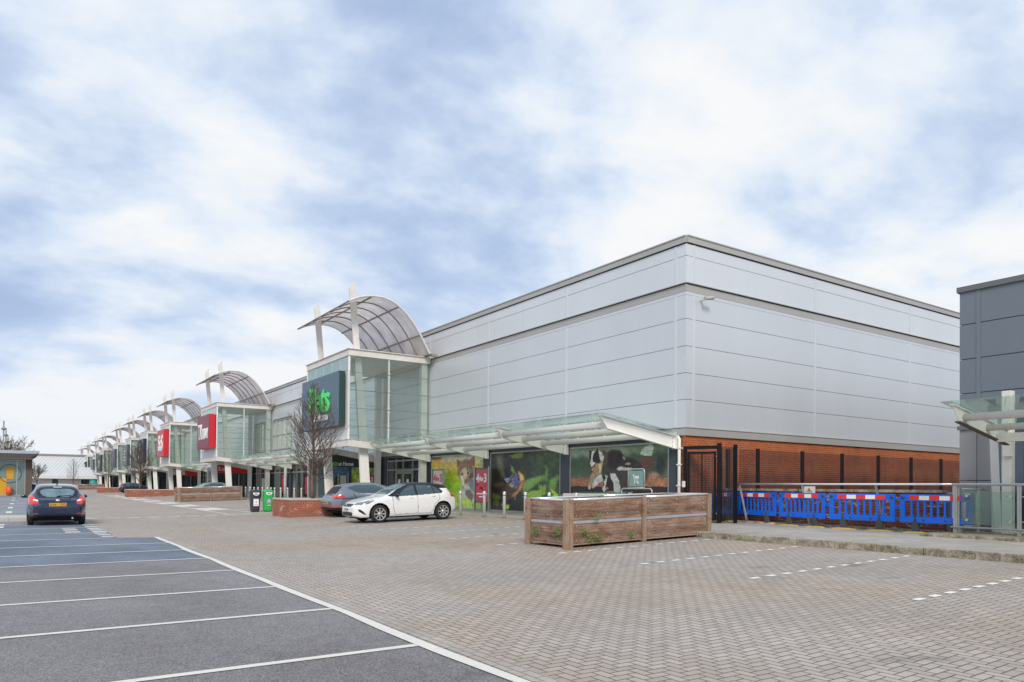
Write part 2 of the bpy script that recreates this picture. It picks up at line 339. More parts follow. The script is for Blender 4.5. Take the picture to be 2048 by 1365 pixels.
M['u2'] = mat_clad('dark_grey_cladding', (0.17, 0.20, 0.235), 0.25, 0.38, 0.05)
M['u2low'] = mat_clad('mid_grey_panel', (0.27, 0.27, 0.275), 0.1, 0.5, 0.05)
M['u2trim'] = simple('grey_coping', (0.15, 0.16, 0.165), 0.5, 0.2)
M['paint'] = mat_vcol('printed_graphic')
M['tyre'] = simple('tyre', (0.018, 0.018, 0.02), 0.8, 0, 0.15, 20)
M['alloy'] = simple('alloy_wheel', (0.62, 0.62, 0.63), 0.28, 0.7)
M['well'] = simple('wheel_well', (0.008, 0.008, 0.008), 0.9)
M['carwhite'] = simple('white_car_paint', (0.80, 0.80, 0.80), 0.22, 0, coat=1.0)
M['carnavy'] = simple('navy_car_paint', (0.007, 0.015, 0.055), 0.2, 0.1, coat=1.0)
M['cargrey'] = simple('grey_car_paint', (0.19, 0.22, 0.275), 0.25, 0.4, coat=1.0)
M['carsilver'] = simple('pale_teal_car_paint', (0.34, 0.42, 0.44), 0.25, 0.4, coat=1.0)
M['cardark'] = simple('dark_blue_car_paint', (0.02, 0.03, 0.06), 0.25, 0.3, coat=1.0)
M['carglass'] = simple('car_glass', (0.05, 0.085, 0.10), 0.04, 0.2, spec=1.0)
M['carglass_light'] = simple('car_rear_glass', (0.16, 0.25, 0.29), 0.06, 0.3, 0.5, 2.5, spec=1.0)
M['carblack'] = simple('black_trim', (0.012, 0.012, 0.014), 0.35)
M['gap'] = simple('panel_gap', (0.36, 0.36, 0.37), 0.6)
M['tail'] = simple('tail_light', (0.62, 0.012, 0.01), 0.12, coat=1.0)
M['lens'] = simple('clear_lens', (0.20, 0.22, 0.25), 0.1, 0.3, coat=1.0)
M['plate_y'] = simple('yellow_plate', (0.80, 0.42, 0.01), 0.4)
M['plate_w'] = simple('white_plate', (0.7, 0.7, 0.68), 0.4)
M['char'] = simple('plate_character', (0.02, 0.02, 0.02), 0.5)
M['bark'] = simple('bark', (0.15, 0.11, 0.085), 0.9, 0, 0.35, 9)
M['twig'] = simple('twig', (0.12, 0.085, 0.065), 0.9, 0, 0.25, 3)
M['leaf'] = simple('weed_leaf', (0.10, 0.22, 0.03), 0.6, 0, 0.35, 20)
M['soil'] = simple('soil', (0.06, 0.045, 0.03), 0.95, 0, 0.3, 6)
M['pets_sign'] = simple('slate_blue_sign', (0.095, 0.155, 0.205), 0.5, 0, 0.03)
M['sign_edge'] = simple('dark_green_edge', (0.02, 0.06, 0.055), 0.5)
M['green'] = simple('bright_green', (0.06, 0.78, 0.14), 0.45)
M['signwhite'] = simple('white_lettering', (0.85, 0.85, 0.87), 0.45)
M['sign_red'] = simple('red_sign', (0.56, 0.02, 0.035), 0.4)
M['sign_maroon'] = simple('maroon_sign', (0.19, 0.010, 0.028), 0.4)
M['sign_navy'] = simple('navy_sign', (0.02, 0.028, 0.085), 0.4)
M['sign_grey'] = simple('grey_sign', (0.075, 0.09, 0.115), 0.4)
M['sign_charcoal'] = simple('charcoal_sign', (0.03, 0.035, 0.035), 0.5)
M['bin_green'] = simple('green_bin', (0.03, 0.42, 0.09), 0.4, 0, 0.06)
M['bin_black'] = simple('black_bin', (0.035, 0.037, 0.045), 0.5, 0, 0.08)
M['sheet'] = simple('white_sheet_roof', (0.60, 0.61, 0.62), 0.5, 0, 0.05, 0.8)
M['gold'] = simple('gold_panel', (0.62, 0.33, 0.02), 0.5)
M['orange'] = simple('orange_plastic', (0.75, 0.11, 0.02), 0.5)
M['teal'] = simple('teal_graphic', (0.02, 0.30, 0.30), 0.5)
M['poster_red'] = simple('poster_red', (0.62, 0.05, 0.10), 0.3, 0, 0.06)
M['poster_cream'] = simple('poster_cream', (0.66, 0.60, 0.55), 0.3, 0, 0.12, 9)
M['frame_green'] = simple('green_frame', (0.01, 0.13, 0.07), 0.4)
M['sign_teal'] = simple('trolley_sign_teal', (0.19, 0.33, 0.30), 0.35, 0, 0.1, 4)
M['seam_dark'] = simple('dark_soffit', (0.07, 0.065, 0.065), 0.7)
M['brown'] = simple('brown_render', (0.12, 0.09, 0.075), 0.8, 0, 0.15)

# ------------------------------------------------------------------ mesh helpers
def origin(o):
    x = y = z = 0.0
    while o is not None: x += o.location[0]; y += o.location[1]; z += o.location[2]; o = o.parent
    return x, y, z
class MB:
    def __init__(s): s.v = []; s.f = []; s.mi = []; s.cur = 0; s.sm = []; s.smooth = False
    def face(s, idx): s.f.append(tuple(idx)); s.mi.append(s.cur); s.sm.append(s.smooth)
    def add(s, vs, fs):
        o = len(s.v); s.v += [tuple(p) for p in vs]
        for f in fs: s.face([o + i for i in f])
    def box(s, x0, x1, y0, y1, z0, z1):
        s.add([(x0, y0, z0), (x1, y0, z0), (x1, y1, z0), (x0, y1, z0), (x0, y0, z1), (x1, y0, z1), (x1, y1, z1), (x0, y1, z1)],
              [(0, 3, 2, 1), (4, 5, 6, 7), (0, 1, 5, 4), (1, 2, 6, 5), (2, 3, 7, 6), (3, 0, 4, 7)]); return s
    def bar(s, a, b, w, t, up=(0, 0, 1)):
        """rectangular bar from a to b, w across (horizontal), t in the up direction"""
        a = Vector(a); b = Vector(b); d = (b - a).normalized(); u = Vector(up)
        sd_ = d.cross(u)
        if sd_.length < 1e-4: u = Vector((0, 1, 0)); sd_ = d.cross(u)
        sd_.normalize(); u = sd_.cross(d).normalized()
        q = [sd_ * (w / 2 * i) + u * (t / 2 * j) for i, j in ((-1, -1), (1, -1), (1, 1), (-1, 1))]
        s.add([a + k for k in q] + [b + k for k in q], [(0, 3, 2, 1), (4, 5, 6, 7), (0, 1, 5, 4), (1, 2, 6, 5), (2, 3, 7, 6), (3, 0, 4, 7)]); return s
    def tube(s, pts, r, n=8, caps=True, r1=None):
        pts = [Vector(p) for p in pts]; rings = []; prev = None; sm = s.smooth; L = len(pts)
        for i, p in enumerate(pts):
            d = (pts[min(i + 1, L - 1)] - pts[max(i - 1, 0)]).normalized()
            if prev is None: u = d.orthogonal().normalized()
            else: u = (prev - d * prev.dot(d)).normalized()
            prev = u; w = d.cross(u)
            rr = r if r1 is None else r + (r1 - r) * i / (L - 1)
            rings.append([p + (u * math.cos(2 * math.pi * k / n) + w * math.sin(2 * math.pi * k / n)) * rr for k in range(n)])
        o = len(s.v)
        for rg in rings: s.v += [tuple(q) for q in rg]
        s.smooth = True
        for i in range(L - 1):
            for k in range(n): s.face((o + i * n + k, o + i * n + (k + 1) % n, o + (i + 1) * n + (k + 1) % n, o + (i + 1) * n + k))
        s.smooth = False
        if caps:
            s.face([o + k for k in reversed(range(n))]); s.face([o + (L - 1) * n + k for k in range(n)])
        s.smooth = sm; return s
    def prism(s, poly, axis, a, b):
        """poly = 2-D outline, extruded along axis ('x','y','z') from a to b"""
        def P(u, v, w): return {'x': (w, u, v), 'y': (u, w, v), 'z': (u, v, w)}[axis]
        n = len(poly); vs = [P(u, v, a) for u, v in poly] + [P(u, v, b) for u, v in poly]
        s.add(vs, [tuple(range(n))[::-1], tuple(range(n, 2 * n))] + [(i, (i + 1) % n, n + (i + 1) % n, n + i) for i in range(n)]); return s
    def lathe(s, prof, c=(0, 0, 0), n=24, axis='z'):
        o = len(s.v); sm = s.smooth; s.smooth = True
        for r, h in prof:
            for k in range(n):
                a = 2 * math.pi * k / n; p = (r * math.cos(a), r * math.sin(a), h)
                if axis == 'y': p = (p[0], p[2], p[1])
                if axis == 'x': p = (p[2], p[0], p[1])
                s.v.append((c[0] + p[0], c[1] + p[1], c[2] + p[2]))
        for i in range(len(prof) - 1):
            for k in range(n): s.face((o + i * n + k, o + i * n + (k + 1) % n, o + (i + 1) * n + (k + 1) % n, o + (i + 1) * n + k))
        s.smooth = sm; return s
    def build(s, name, mats, parent=None, recalc=True, bevel=0, local=False):
        if parent is not None and not local:
            ox, oy, oz = origin(parent); s.v = [(x - ox, y - oy, z - oz) for x, y, z in s.v]
        me = D.meshes.new(name); me.from_pydata(s.v, [], s.f)
        if not isinstance(mats, (list, tuple)): mats = [mats]
        for m in mats: me.materials.append(m)
        if len(mats) > 1: me.polygons.foreach_set('material_index', s.mi)
        me.polygons.foreach_set('use_smooth', s.sm)
        if recalc:
            import bmesh
            bm = bmesh.new(); bm.from_mesh(me); bmesh.ops.recalc_face_normals(bm, faces=bm.faces); bm.to_mesh(me); bm.free()
        me.update()
        o = D.objects.new(name, me); COL.objects.link(o)
        if parent is not None: o.parent = parent
        if bevel:
            md = o.modifiers.new('bevel', 'BEVEL'); md.width = bevel; md.segments = 2; md.limit_method = 'ANGLE'; md.angle_limit = R(40)
        return o
def tag(o, label=None, cat=None, group=None, kind=None):
    if label: o['label'] = label
    if cat: o['category'] = cat
    if group: o['group'] = group
    if kind: o['kind'] = kind
    return o
def empty(name, loc=(0, 0, 0), rz=0.0, label=None, cat=None, group=None):
    o = D.objects.new(name, None); COL.objects.link(o); o.location = loc; o.rotation_euler = (0, 0, rz); o.empty_display_size = 0.2
    return tag(o, label, cat, group)
def box(x0, x1, y0, y1, z0, z1): return MB().box(x0, x1, y0, y1, z0, z1)
def copy_tree(o, parent=None):
    c = o.copy(); COL.objects.link(c)
    if parent is not None: c.parent = parent
    for ch in [k for k in o.children]: copy_tree(ch, c)
    return c
def rel(o, parent, loc):
    o.parent = parent
    return o
def text_mesh(name, body, size, mat, parent, depth=0.02, offset=0.0, shear=0.0, align='CENTER', spacing=1.0):
    cu = D.curves.new(name, 'FONT'); cu.body = body; cu.size = size; cu.extrude = depth / 2; cu.offset = offset; cu.shear = shear
    cu.align_x = align; cu.align_y = 'CENTER'; cu.space_character = spacing; cu.resolution_u = 4
    t = D.objects.new(name, cu); COL.objects.link(t)
    bpy.context.view_layer.update()
    me = D.meshes.new_from_object(t.evaluated_get(bpy.context.evaluated_depsgraph_get()))
    D.objects.remove(t); D.curves.remove(cu)
    me.name = name; me.materials.clear(); me.materials.append(mat)
    o = D.objects.new(name, me); COL.objects.link(o); o.parent = parent
    return o
def fit(o, w, h):
    xs = [v.co.x for v in o.data.vertices]; ys = [v.co.y for v in o.data.vertices]; cx_m = (max(xs) + min(xs)) / 2; cy_m = (max(ys) + min(ys)) / 2
    sx_ = w / (max(xs) - min(xs)); sy_ = h / (max(ys) - min(ys))
    for v in o.data.vertices: v.co.x = (v.co.x - cx_m) * sx_; v.co.y = (v.co.y - cy_m) * sy_
    return o
FACE_MX = Matrix(((0, 0, -1), (-1, 0, 0), (0, 1, 0)))   # text plane facing -X, reading left to right as seen from -X
FACE_MY = Matrix(((1, 0, 0), (0, 0, -1), (0, 1, 0)))    # facing -Y
def orient(o, mat3, loc, sx_=1.0, sy_=1.0, local=False):
    if not local:
        q = origin(o.parent); loc = (loc[0] - q[0], loc[1] - q[1], loc[2] - q[2])
    o.matrix_local = Matrix.Translation(loc) @ mat3.to_4x4() @ Matrix.Diagonal((sx_, sy_, 1, 1))
    return o
def solid(o): return tag(o, kind='structure')
XB = 18.3
# ------------------------------------------------------------------ ground
def sheet(name, pts, z, mat, kind='structure', zf=None):
    m = MB(); m.add([(x, y, (zf(x) if zf else 0) + z) for x, y in pts], [tuple(range(len(pts)))])
    o = m.build(name, mat, recalc=False); o['kind'] = kind
    if o.data.polygons[0].normal.z < 0: o.data.flip_normals()
    return o
def strips(name, rects, z, mat, sl=True, kind='structure'):
    m = MB()
    for q in rects:
        if len(q) == 4 and not isinstance(q[0], tuple): x0, x1, y0, y1 = q; q = ((x0, y0), (x1, y0), (x1, y1), (x0, y1))
        m.add([(x, y, (gz(x) if sl else 0) + z) for x, y in q], [(0, 1, 2, 3)])
    o = m.build(name, mat, recalc=False); o['kind'] = kind
    for p in o.data.polygons:
        if p.normal.z < 0: o.data.flip_normals(); break
    return o
sheet('ground', [(-3000, -3000), (3000, -3000), (3000, 3000), (-3000, 3000)], -0.06, M['ground'])
XE = 3.30
sheet('car_park_asphalt', [(-60, -20), (XE, -20), (XE, 15.72), (-60, 15.72)], 0.0, M['asphalt'])
sheet('car_park_asphalt', [(-60, 15.72), (XE, 15.72), (XE, 22.75), (2.3, 23.0), (2.3, 30.4), (-60, 30.4)], 0.0, M['asphalt_new'])
sheet('car_park_asphalt', [(-60, 30.4), (2.3, 30.4), (2.3, 260), (-60, 260)], 0.0, M['asphalt_far'])
m = MB()
for xa, xb in ((XE, 5.5), (5.5, 20), (20, 60)):
    za, zb = gz(xa), gz(min(xb, 20)); 
    if xa == 20: za = zb = gz(20)
    m.add([(xa, -20, za), (xb, -20, zb), (xb, 22.75, zb), (xa, 22.75, za)], [(0, 1, 2, 3)])
    m.add([(xa, 22.75, za), (xb, 22.75, zb), (xb, 300, zb), (xa, 300, za)], [(0, 1, 2, 3)])
m.add([(2.3, 23.0, 0), (XE, 22.75, 0), (XE, 300, 0), (2.3, 300, 0)], [(0, 1, 2, 3)])
solid(m.build('block_paving', M['paving'], recalc=False))
strips('paving_edge_course', [(XE + 0.02, XE + 0.22, -20, 22.7)], 0.004, M['edge_block'])
# footway in front of the shops (flush beyond the trolley bay, raised and kerbed near the camera)
strips('footway', [(15.9, XB + 0.2, 12.75, 300)], 0.004, M['flags'])
m = MB(); m.box(14.5, 21.5, -20, 12.72, 0.2, 0.405); solid(m.build('pavement', M['flags']))
m = MB()
y = 12.7
while y > -8:
    m.box(14.36, 14.5, y - 0.905, y, 0.1, 0.412); y -= 0.915
m.box(14.36, 15.8, 12.72, 12.86, 0.1, 0.412)
o = solid(m.build('kerb', M['kerb'], bevel=0.012))
# bay lines on the asphalt
LY = [6.26, 8.65, 10.95, 13.42, 15.85, 18.12, 20.45]
rects = []
for i, y in enumerate([3.9] + LY):
    rects.append(((-9.0, y - 0.05 - 0.0), (3.2, y - 0.05), (3.2, y + 0.05), (-9.0, y + 0.05)))
rects += [(-9.0, 2.12, 22.95, 23.04), (-9.0, 2.0, 25.5, 25.6), (-9.0, 1.9, 28.6, 28.7)]
rects = [q if isinstance(q[0], tuple) else q for q in rects]
strips('bay_lines', rects, 0.006, M['line'])
def wav(x, y0, y1, w):
    q = []; n = int((y1 - y0) / 1.2)
    for i in range(n):
        a = y0 + (y1 - y0) * i / n; b = y0 + (y1 - y0) * (i + 1) / n
        fa = 0.02 * math.sin(a * 1.7) + 0.012 * math.sin(a * 4.1); fb = 0.02 * math.sin(b * 1.7) + 0.012 * math.sin(b * 4.1)
        q.append(((x - w / 2 + fa, a), (x + w / 2 + fa * .4, a), (x + w / 2 + fb * .4, b), (x - w / 2 + fb, b)))
    return q
strips('edge_line', wav(3.22, -5, 22.8, 0.125), 0.009, M['line'])
# white marker blocks between the bays on the paving
def dashes(y, xs, dx=0.40, n=17, w=0.1, l=0.2):
    return [(xs + i * dx, xs + i * dx + l, y - w / 2, y + w / 2) for i in range(n)]
rects = []
for y, n in ((2.4, 15), (4.83, 12), (7.33, 12), (9.75, 12), (12.2, 13), (14.62, 14), (16.95, 14), (19.2, 14), (21.5, 14), (23.8, 3), (26.4, 13), (28.6, 12)):
    rects += dashes(y, 9.42, 0.405, n)
strips('bay_marker_blocks', rects, 0.006, M['marker'])
# give way dashes across the road and a worn hatched strip beyond
rects = []
for i in range(11):
    x = 2.35 + i * 0.81; rects.append((x, x + 0.52, 36.05 + 0.0, 36.42))
strips('give_way_line', rects, 0.006, M['line'])
strips('channel_joint', [(2.3, 10.6, 35.86, 35.93), (8.3, 8.42, 37, 110), (9.55, 9.66, 37.5, 100)], 0.005, M['wline'])
rects = []
for i in range(16):
    y = 39 + i * 2.4; rects.append(((9.7, y), (15.2, y + 0.1), (15.2, y + 0.42), (9.7, y + 0.3)))
for i in range(8): rects.append((8.42, 9.55, 42 + i * 7.3, 46 + i * 7.3))
strips('worn_hatching', rects, 0.005, M['wline'])
rects = []
for k, (y, xs) in enumerate(((23.55, 1.95), (24.35, 1.92), (25.15, 1.9))): rects.append((xs, xs + 0.33, y, y + 0.35))
for y in (25.9, 26.9, 27.9, 29.0, 30.3, 31.8, 33.3): rects.append((1.9, 2.28, y, y + 0.5))
for y in (26.0, 27.2, 28.3): rects.append((1.18, 1.58, y, y + 0.5))
for y in (29.6, 31.3): rects.append((-0.62, -0.42, y, y + 1.0))
for y in (44, 52, 62, 75, 86): rects.append((-0.55, -0.3, y, y + 2.6))
for y in (41, 50, 60, 70, 82): rects.append((-7, -1.2, y, y + 0.12))
strips('worn_bay_marks', rects, 0.006, M['line'], sl=False)
# traffic island kerb on the left
m = MB()
x = -14.0
while x < 0.1: m.box(x, x + 0.9, 34.5, 34.75, 0.0, 0.13); x += 0.912
m.box(-14, 0.25, 34.76, 37.9, 0.0, 0.125)
solid(m.build('traffic_island', M['kerb_light']))

# ------------------------------------------------------------------ buildings of the terrace
ROWS = [(3.555, 4.465), (4.481, 5.348), (5.364, 6.248), (6.264, 7.158), (7.174, 7.958), (7.966, 8.07)]
TOPS = [(8.385, 9.265), (9.281, 9.67)]
def face_box(m, face, a0, a1, z0, z1, d0, d1):
    """box on a facade; d = distance proud of the plane (negative = into the wall)"""
    if face == 'front': m.box(XB - d1, XB - d0, a0, a1, z0, z1)
    else: m.box(a0, a1, 16.88 - d1, 16.88 - d0, z0, z1)
def facade(parent, face, a0, a1, ribs, windows=()):
    def spans(z0, z1):
        cuts = [(w[0], w[1]) for w in windows if z0 < w[3] and z1 > w[2]]
        out = []; p = a0
        for c0, c1 in sorted(cuts):
            out.append((p, c0)); p = c1
        out.append((p, a1)); return [q for q in out if q[1] - q[0] > 0.05]
    m = MB()
    for z0, z1 in ROWS:
        for p, q in spans(z0, z1):
            cut = [p] + [r_ for r_ in ribs if p < r_ < q] + [q]
            for u, v in zip(cut[:-1], cut[1:]): face_box(m, face, u + 0.003, v - 0.003, z0, z1, -0.05, 0.0)
    m.build('cladding', M['clad'], parent)
    m = MB()
    for z0, z1 in TOPS:
        cut = [a0] + [r_ for r_ in ribs if a0 < r_ < a1] + [a1]
        for u, v in zip(cut[:-1], cut[1:]): face_box(m, face, u + 0.003, v - 0.003, z0, z1, -0.05, 0.0)
    m.build('upper_cladding', M['clad_top'], parent)
    for r_ in ribs:
        for z0, z1 in ((3.56, 7.96), (8.39, 9.67)):
            if any(w[0] < r_ < w[1] for w in windows) and z0 < 5: continue
            m = MB(); face_box(m, face, r_ - 0.055, r_ + 0.055, z0, z1, -0.02, 0.012); m.build('cover_strip', M['clad_rib'], parent)
    e = 0.0
    m = MB(); face_box(m, face, a0, a1, 3.27, 3.505, -0.05, 0.045); face_box(m, face, a0, a1, 3.52, 3.548, -0.05, 0.06)
    m.build('lower_trim', M['trim'], parent)
    m = MB(); face_box(m, face, a0, a1, 8.082, 8.325, -0.05, -0.012); face_box(m, face, a0, a1, 8.352, 8.378, -0.05, 0.05)
    m.build('band_trim', M['trim'], parent)
    m = MB(); face_box(m, face, a0, a1, 8.325, 8.352, -0.05, 0.004); face_box(m, face, a0, a1, 3.505, 3.52, -0.05, 0.01); face_box(m, face, a0, a1, 9.675, 9.705, -0.05, 0.015)
    face_box(m, face, a0, a1, 8.072, 8.08, -0.05, -0.006)
    m.build('painted_shadow', M['trim_dark'], parent)  # dark strips below the lips and coping, shade put into the colour
    m = MB()
    u = a0
    while u < a1 - 0.1:
        v = min(u + 3.0, a1); face_box(m, face, u + 0.004, v - 0.004, 9.708, 9.9, -0.35, 0.06)
        face_box(m, face, u + 0.003, v - 0.003, 9.903, 9.945, -0.37, 0.085); u = v
    m.build('parapet_coping', M['trim'], parent)
def shopfront(parent, y0, y1, seed=0):
    rr = random.Random(seed)
    y = y0
    while y < y1 - 0.3:
        box(XB, XB + 0.3, y, min(y + 0.55, y1), 0.36, 3.268).build('pilaster', M['pilaster'], parent); y += 6.0
    m = MB(); y = y0
    g = MB()
    while y < y1 - 0.8:
        a, b_ = y + 0.56, min(y + 5.99, y1); n = 4; w = (b_ - a) / n
        for i in range(n):
            g.box(XB + 0.08, XB + 0.1, a + i * w + 0.04, a + (i + 1) * w - 0.04, 0.5, 3.15)
            m.box(XB + 0.03, XB + 0.14, a + i * w - 0.035, a + i * w + 0.035, 0.36, 3.268)
        for z in (0.42, 2.55, 3.2): m.box(XB + 0.04, XB + 0.13, a, b_, z - 0.045, z + 0.045)
        y += 6.0
    g.build('shop_glazing', M['dark_glass'], parent)
    m.build('glazing_frame', M['alu'], parent)
    m = MB(); y = y0 + 0.8
    while y < y1 - 3:
        w = rr.uniform(1.2, 2.6); h0 = rr.uniform(0.6, 1.0)
        m.cur = rr.choice((0, 1, 2)); m.box(XB + 0.06, XB + 0.075, y, y + w, h0, h0 + rr.uniform(1.0, 1.7)); y += rr.uniform(3.5, 7)
    m.build('window_display', [M['poster_cream'], M['sign_red'], M['kerb_light']], parent)
B_CUTS = [16.88, 53.3, 77.3, 98.0, 114.3, 131.2, 153.2, 175.2, 196.3, 218.3, 242.0]
B_LAB = ['long silver clad shop building with brick side wall at the near end of the parade',
         'silver clad shop unit behind the maroon signed entrance tower, with a tall upper window',
         'silver clad shop unit behind the red square sign', 'silver clad shop unit behind the navy square sign',
         'silver clad shop unit behind the grey square sign, fifth along the parade',
         'silver clad shop unit behind the dark sign, sixth along the parade',
         'silver clad shop unit behind the small charcoal sign, seventh along the parade',
         'distant silver shop unit, third from the far end of the parade',
         'distant silver shop unit, second from the far end of the parade', 'farthest silver shop unit at the end of the parade']
for i in range(10):
    y0, y1 = B_CUTS[i], B_CUTS[i + 1]
    t = empty('retail_unit', (30, (y0 + y1) / 2, 0.38), 0, B_LAB[i], 'shop building', 'shop units of the long silver parade')
    g = 0.0 if i == 0 else 0.02
    m = MB()
    m.box(XB + 0.05 if i else XB + 0.051, 62, y0 + (0.052 if i == 0 else g), y1, 3.25, 9.72)
    m.build('wall_core', M['seam'], t)
    box(XB + 0.35, 61.9, y0 + (0.36 if i == 0 else 0.05), y1 - 0.01, 9.72, 9.8).build('roof', M['zinc'], t)
    if i: box(XB + 0.16, 61, y0 + g, y1, 0.3, 3.249).build('rear_wall', M['seam'], t)
    ribs = []
    r_ = 17.35
    while r_ < y1:
        if r_ > y0 + 0.2: ribs.append(r_)
        r_ += 5.95
    wins = []
    if i == 1: wins = [(59.2, 64.55, 4.49, 7.07), (66.2, 70.6, 4.49, 7.07)]
    facade(t, 'front', y0 + g, y1, ribs, wins)
    for w in wins:
        f = MB(); f.box(XB - 0.05, XB + 0.045, w[0], w[0] + 0.09, w[2], w[3]); f.box(XB - 0.05, XB + 0.045, w[1] - 0.09, w[1], w[2], w[3])
        n = 4
        for k in range(1, n): yy = w[0] + (w[1] - w[0]) * k / n; f.box(XB - 0.04, XB + 0.04, yy - 0.03, yy + 0.03, w[2] + 0.09, w[3] - 0.09)
        f.box(XB - 0.052, XB + 0.046, w[0] + 0.09, w[1] - 0.09, w[2], w[2] + 0.09); f.box(XB - 0.052, XB + 0.046, w[0] + 0.09, w[1] - 0.09, w[3] - 0.09, w[3])
        f.box(XB - 0.038, XB + 0.04, w[0] + 0.09, w[1] - 0.09, 5.74, 5.78)
        fo = f.build('window', M['alu'], t)
        box(XB + 0.02, XB + 0.03, w[0] + 0.09, w[1] - 0.09, w[2] + 0.09, w[3] - 0.09).build('pane', M['cream_reflection_glass'] if 'cream_reflection_glass' in M else M['mirror_glass'], fo)
    if i == 0:
        facade(t, 'side', XB + 0.0, 61.9, [18.67, 25.48, 32.46, 39.4, 46.4, 53.4])
        m = MB(); m.box(XB + 0.02, 61.8, 16.9, 17.1, 0.0, 3.268); m.build('brick_wall', M['brick'], t)
        m = MB(); m.box(XB - 0.003, XB + 0.02, 16.9, 17.08, 0.3, 3.268); m.build('brick_return', M['brick_y'], t)
        shopfront(t, 45.3, y1, 3)
    else: shopfront(t, y0 + g, y1, i + 10)
BA = [o for o in COL.objects if o.get('category') == 'shop building'][0]
box(XB + 0.5, 61, 17.3, 53.2, 0.3, 3.249).build('inner_wall', M['seam'], BA)
# ground floor of the nearest unit: slate pilasters, picture windows, automatic doors
for a, b_ in ((17.2, 17.6), (23.0, 23.6), (28.97, 29.58), (34.89, 35.45), (40.75, 41.58)):
    n = 9; m = MB()
    for k in range(n):
        z0 = 0.36 + k * 0.323; m.box(XB - 0.03, XB + 0.3, a, b_, z0, z0 + (0.314 if k < 8 else 0.323))
        if k < 8: m.box(XB - 0.02, XB + 0.29, a + 0.01, b_ - 0.01, z0 + 0.313, z0 + 0.324)
    m.build('slate_pilaster', M['pilaster'], BA)
box(XB + 0.3, XB + 0.4, 17.1, 41.6, 0.36, 3.268).build('shopfront_backing', M['trim_dark'], BA)
box(XB - 0.01, XB + 0.3, 17.2, 41.6, 3.12, 3.265).build('shopfront_head', M['pilaster'], BA)
for a, b_ in ((17.6, 23.0), (23.6, 28.97), (29.58, 34.89)):
    m = MB()
    m.box(XB - 0.02, XB + 0.1, a, a + 0.05, 0.42, 3.1); m.box(XB - 0.02, XB + 0.1, b_ - 0.05, b_, 0.42, 3.1)
    m.box(XB - 0.022, XB + 0.1, a + 0.05, b_ - 0.05, 3.05, 3.1); m.box(XB - 0.03, XB + 0.1, a, b_, 0.38, 0.45)
    m.build('picture_window_frame', M['alu'], BA)

# --- painted pictures (colour attribute on a fine mesh)
def smooth(d, w): return np.clip(0.5 - d / w, 0, 1)
def vnoise(x, y, seed):
    r = np.random.RandomState(seed); G = r.rand(64, 64)
    xi = np.floor(x).astype(int); yi = np.floor(y).astype(int); fx = x - xi; fy = y - yi
    fx = fx * fx * (3 - 2 * fx); fy = fy * fy * (3 - 2 * fy)
    g = lambda a, b: G[a % 64, b % 64]
    return (g(xi, yi) * (1 - fx) + g(xi + 1, yi) * fx) * (1 - fy) + (g(xi, yi + 1) * (1 - fx) + g(xi + 1, yi + 1) * fx) * fy
def fbm(x, y, seed, o=4):
    s = 0; a = 0.5
    for k in range(o): s = s + a * vnoise(x * 2 ** k, y * 2 ** k, seed + k); a *= 0.5
    return s
def sdpoly(x, y, pts):
    d = np.full(x.shape, 1e9); ins = np.zeros(x.shape, bool); n = len(pts)
    for i in range(n):
        ax, ay = pts[i]; bx, by = pts[(i + 1) % n]; ex, ey = bx - ax, by - ay
        t = np.clip(((x - ax) * ex + (y - ay) * ey) / (ex * ex + ey * ey + 1e-9), 0, 1)
        d = np.minimum(d, (x - ax - t * ex) ** 2 + (y - ay - t * ey) ** 2)
        c = (ay > y) != (by > y)
        with np.errstate(divide='ignore', invalid='ignore'): xx = ax + (y - ay) * ex / (ey if abs(ey) > 1e-9 else 1e-9)
        ins ^= c & (x < xx)
    d = np.sqrt(d); return np.where(ins, -d, d)
class Painter:
    def __init__(s, W, H, x0, x1, y0, y1, ratio):
        # u across the panel, v down; picture coordinates with the photo's foreshortening undone
        U, V = np.meshgrid(np.linspace(0, 1, W), np.linspace(0, 1, H))
        S = U * ratio / ((1 - U) + U * ratio)
        s.x = x0 + (x1 - x0) * S; s.y = y0 + (y1 - y0) * V; s.c = np.zeros(U.shape + (3,)); s.W, s.H = W, H
        s.fx = s.x; s.fy = s.y
    def fill(s, f): s.c[:] = f(s.x, s.y)
    def warp(s, amp, sc, seed): s.fx = s.x + (fbm(s.x * sc, s.y * sc, seed) - 0.47) * amp; s.fy = s.y + (fbm(s.x * sc, s.y * sc, seed + 50) - 0.47) * amp
    def blend(s, a, col):
        col = np.array(col)
        s.c = s.c * (1 - a[..., None]) + (col if col.ndim == 3 else col[None, None]) * a[..., None]
    def poly(s, pts, col, w=1.5, alpha=1.0): s.blend(smooth(sdpoly(s.fx, s.fy, pts), w) * alpha, col)
    def ell(s, cx, cy, rx, ry, col, w=0.15, rot=0, alpha=1.0):
        c_, s_ = math.cos(R(rot)), math.sin(R(rot)); dx = s.fx - cx; dy = s.fy - cy
        q = np.sqrt(((dx * c_ + dy * s_) / rx) ** 2 + ((-dx * s_ + dy * c_) / ry) ** 2) - 1
        s.blend(smooth(q, w) * alpha, col)
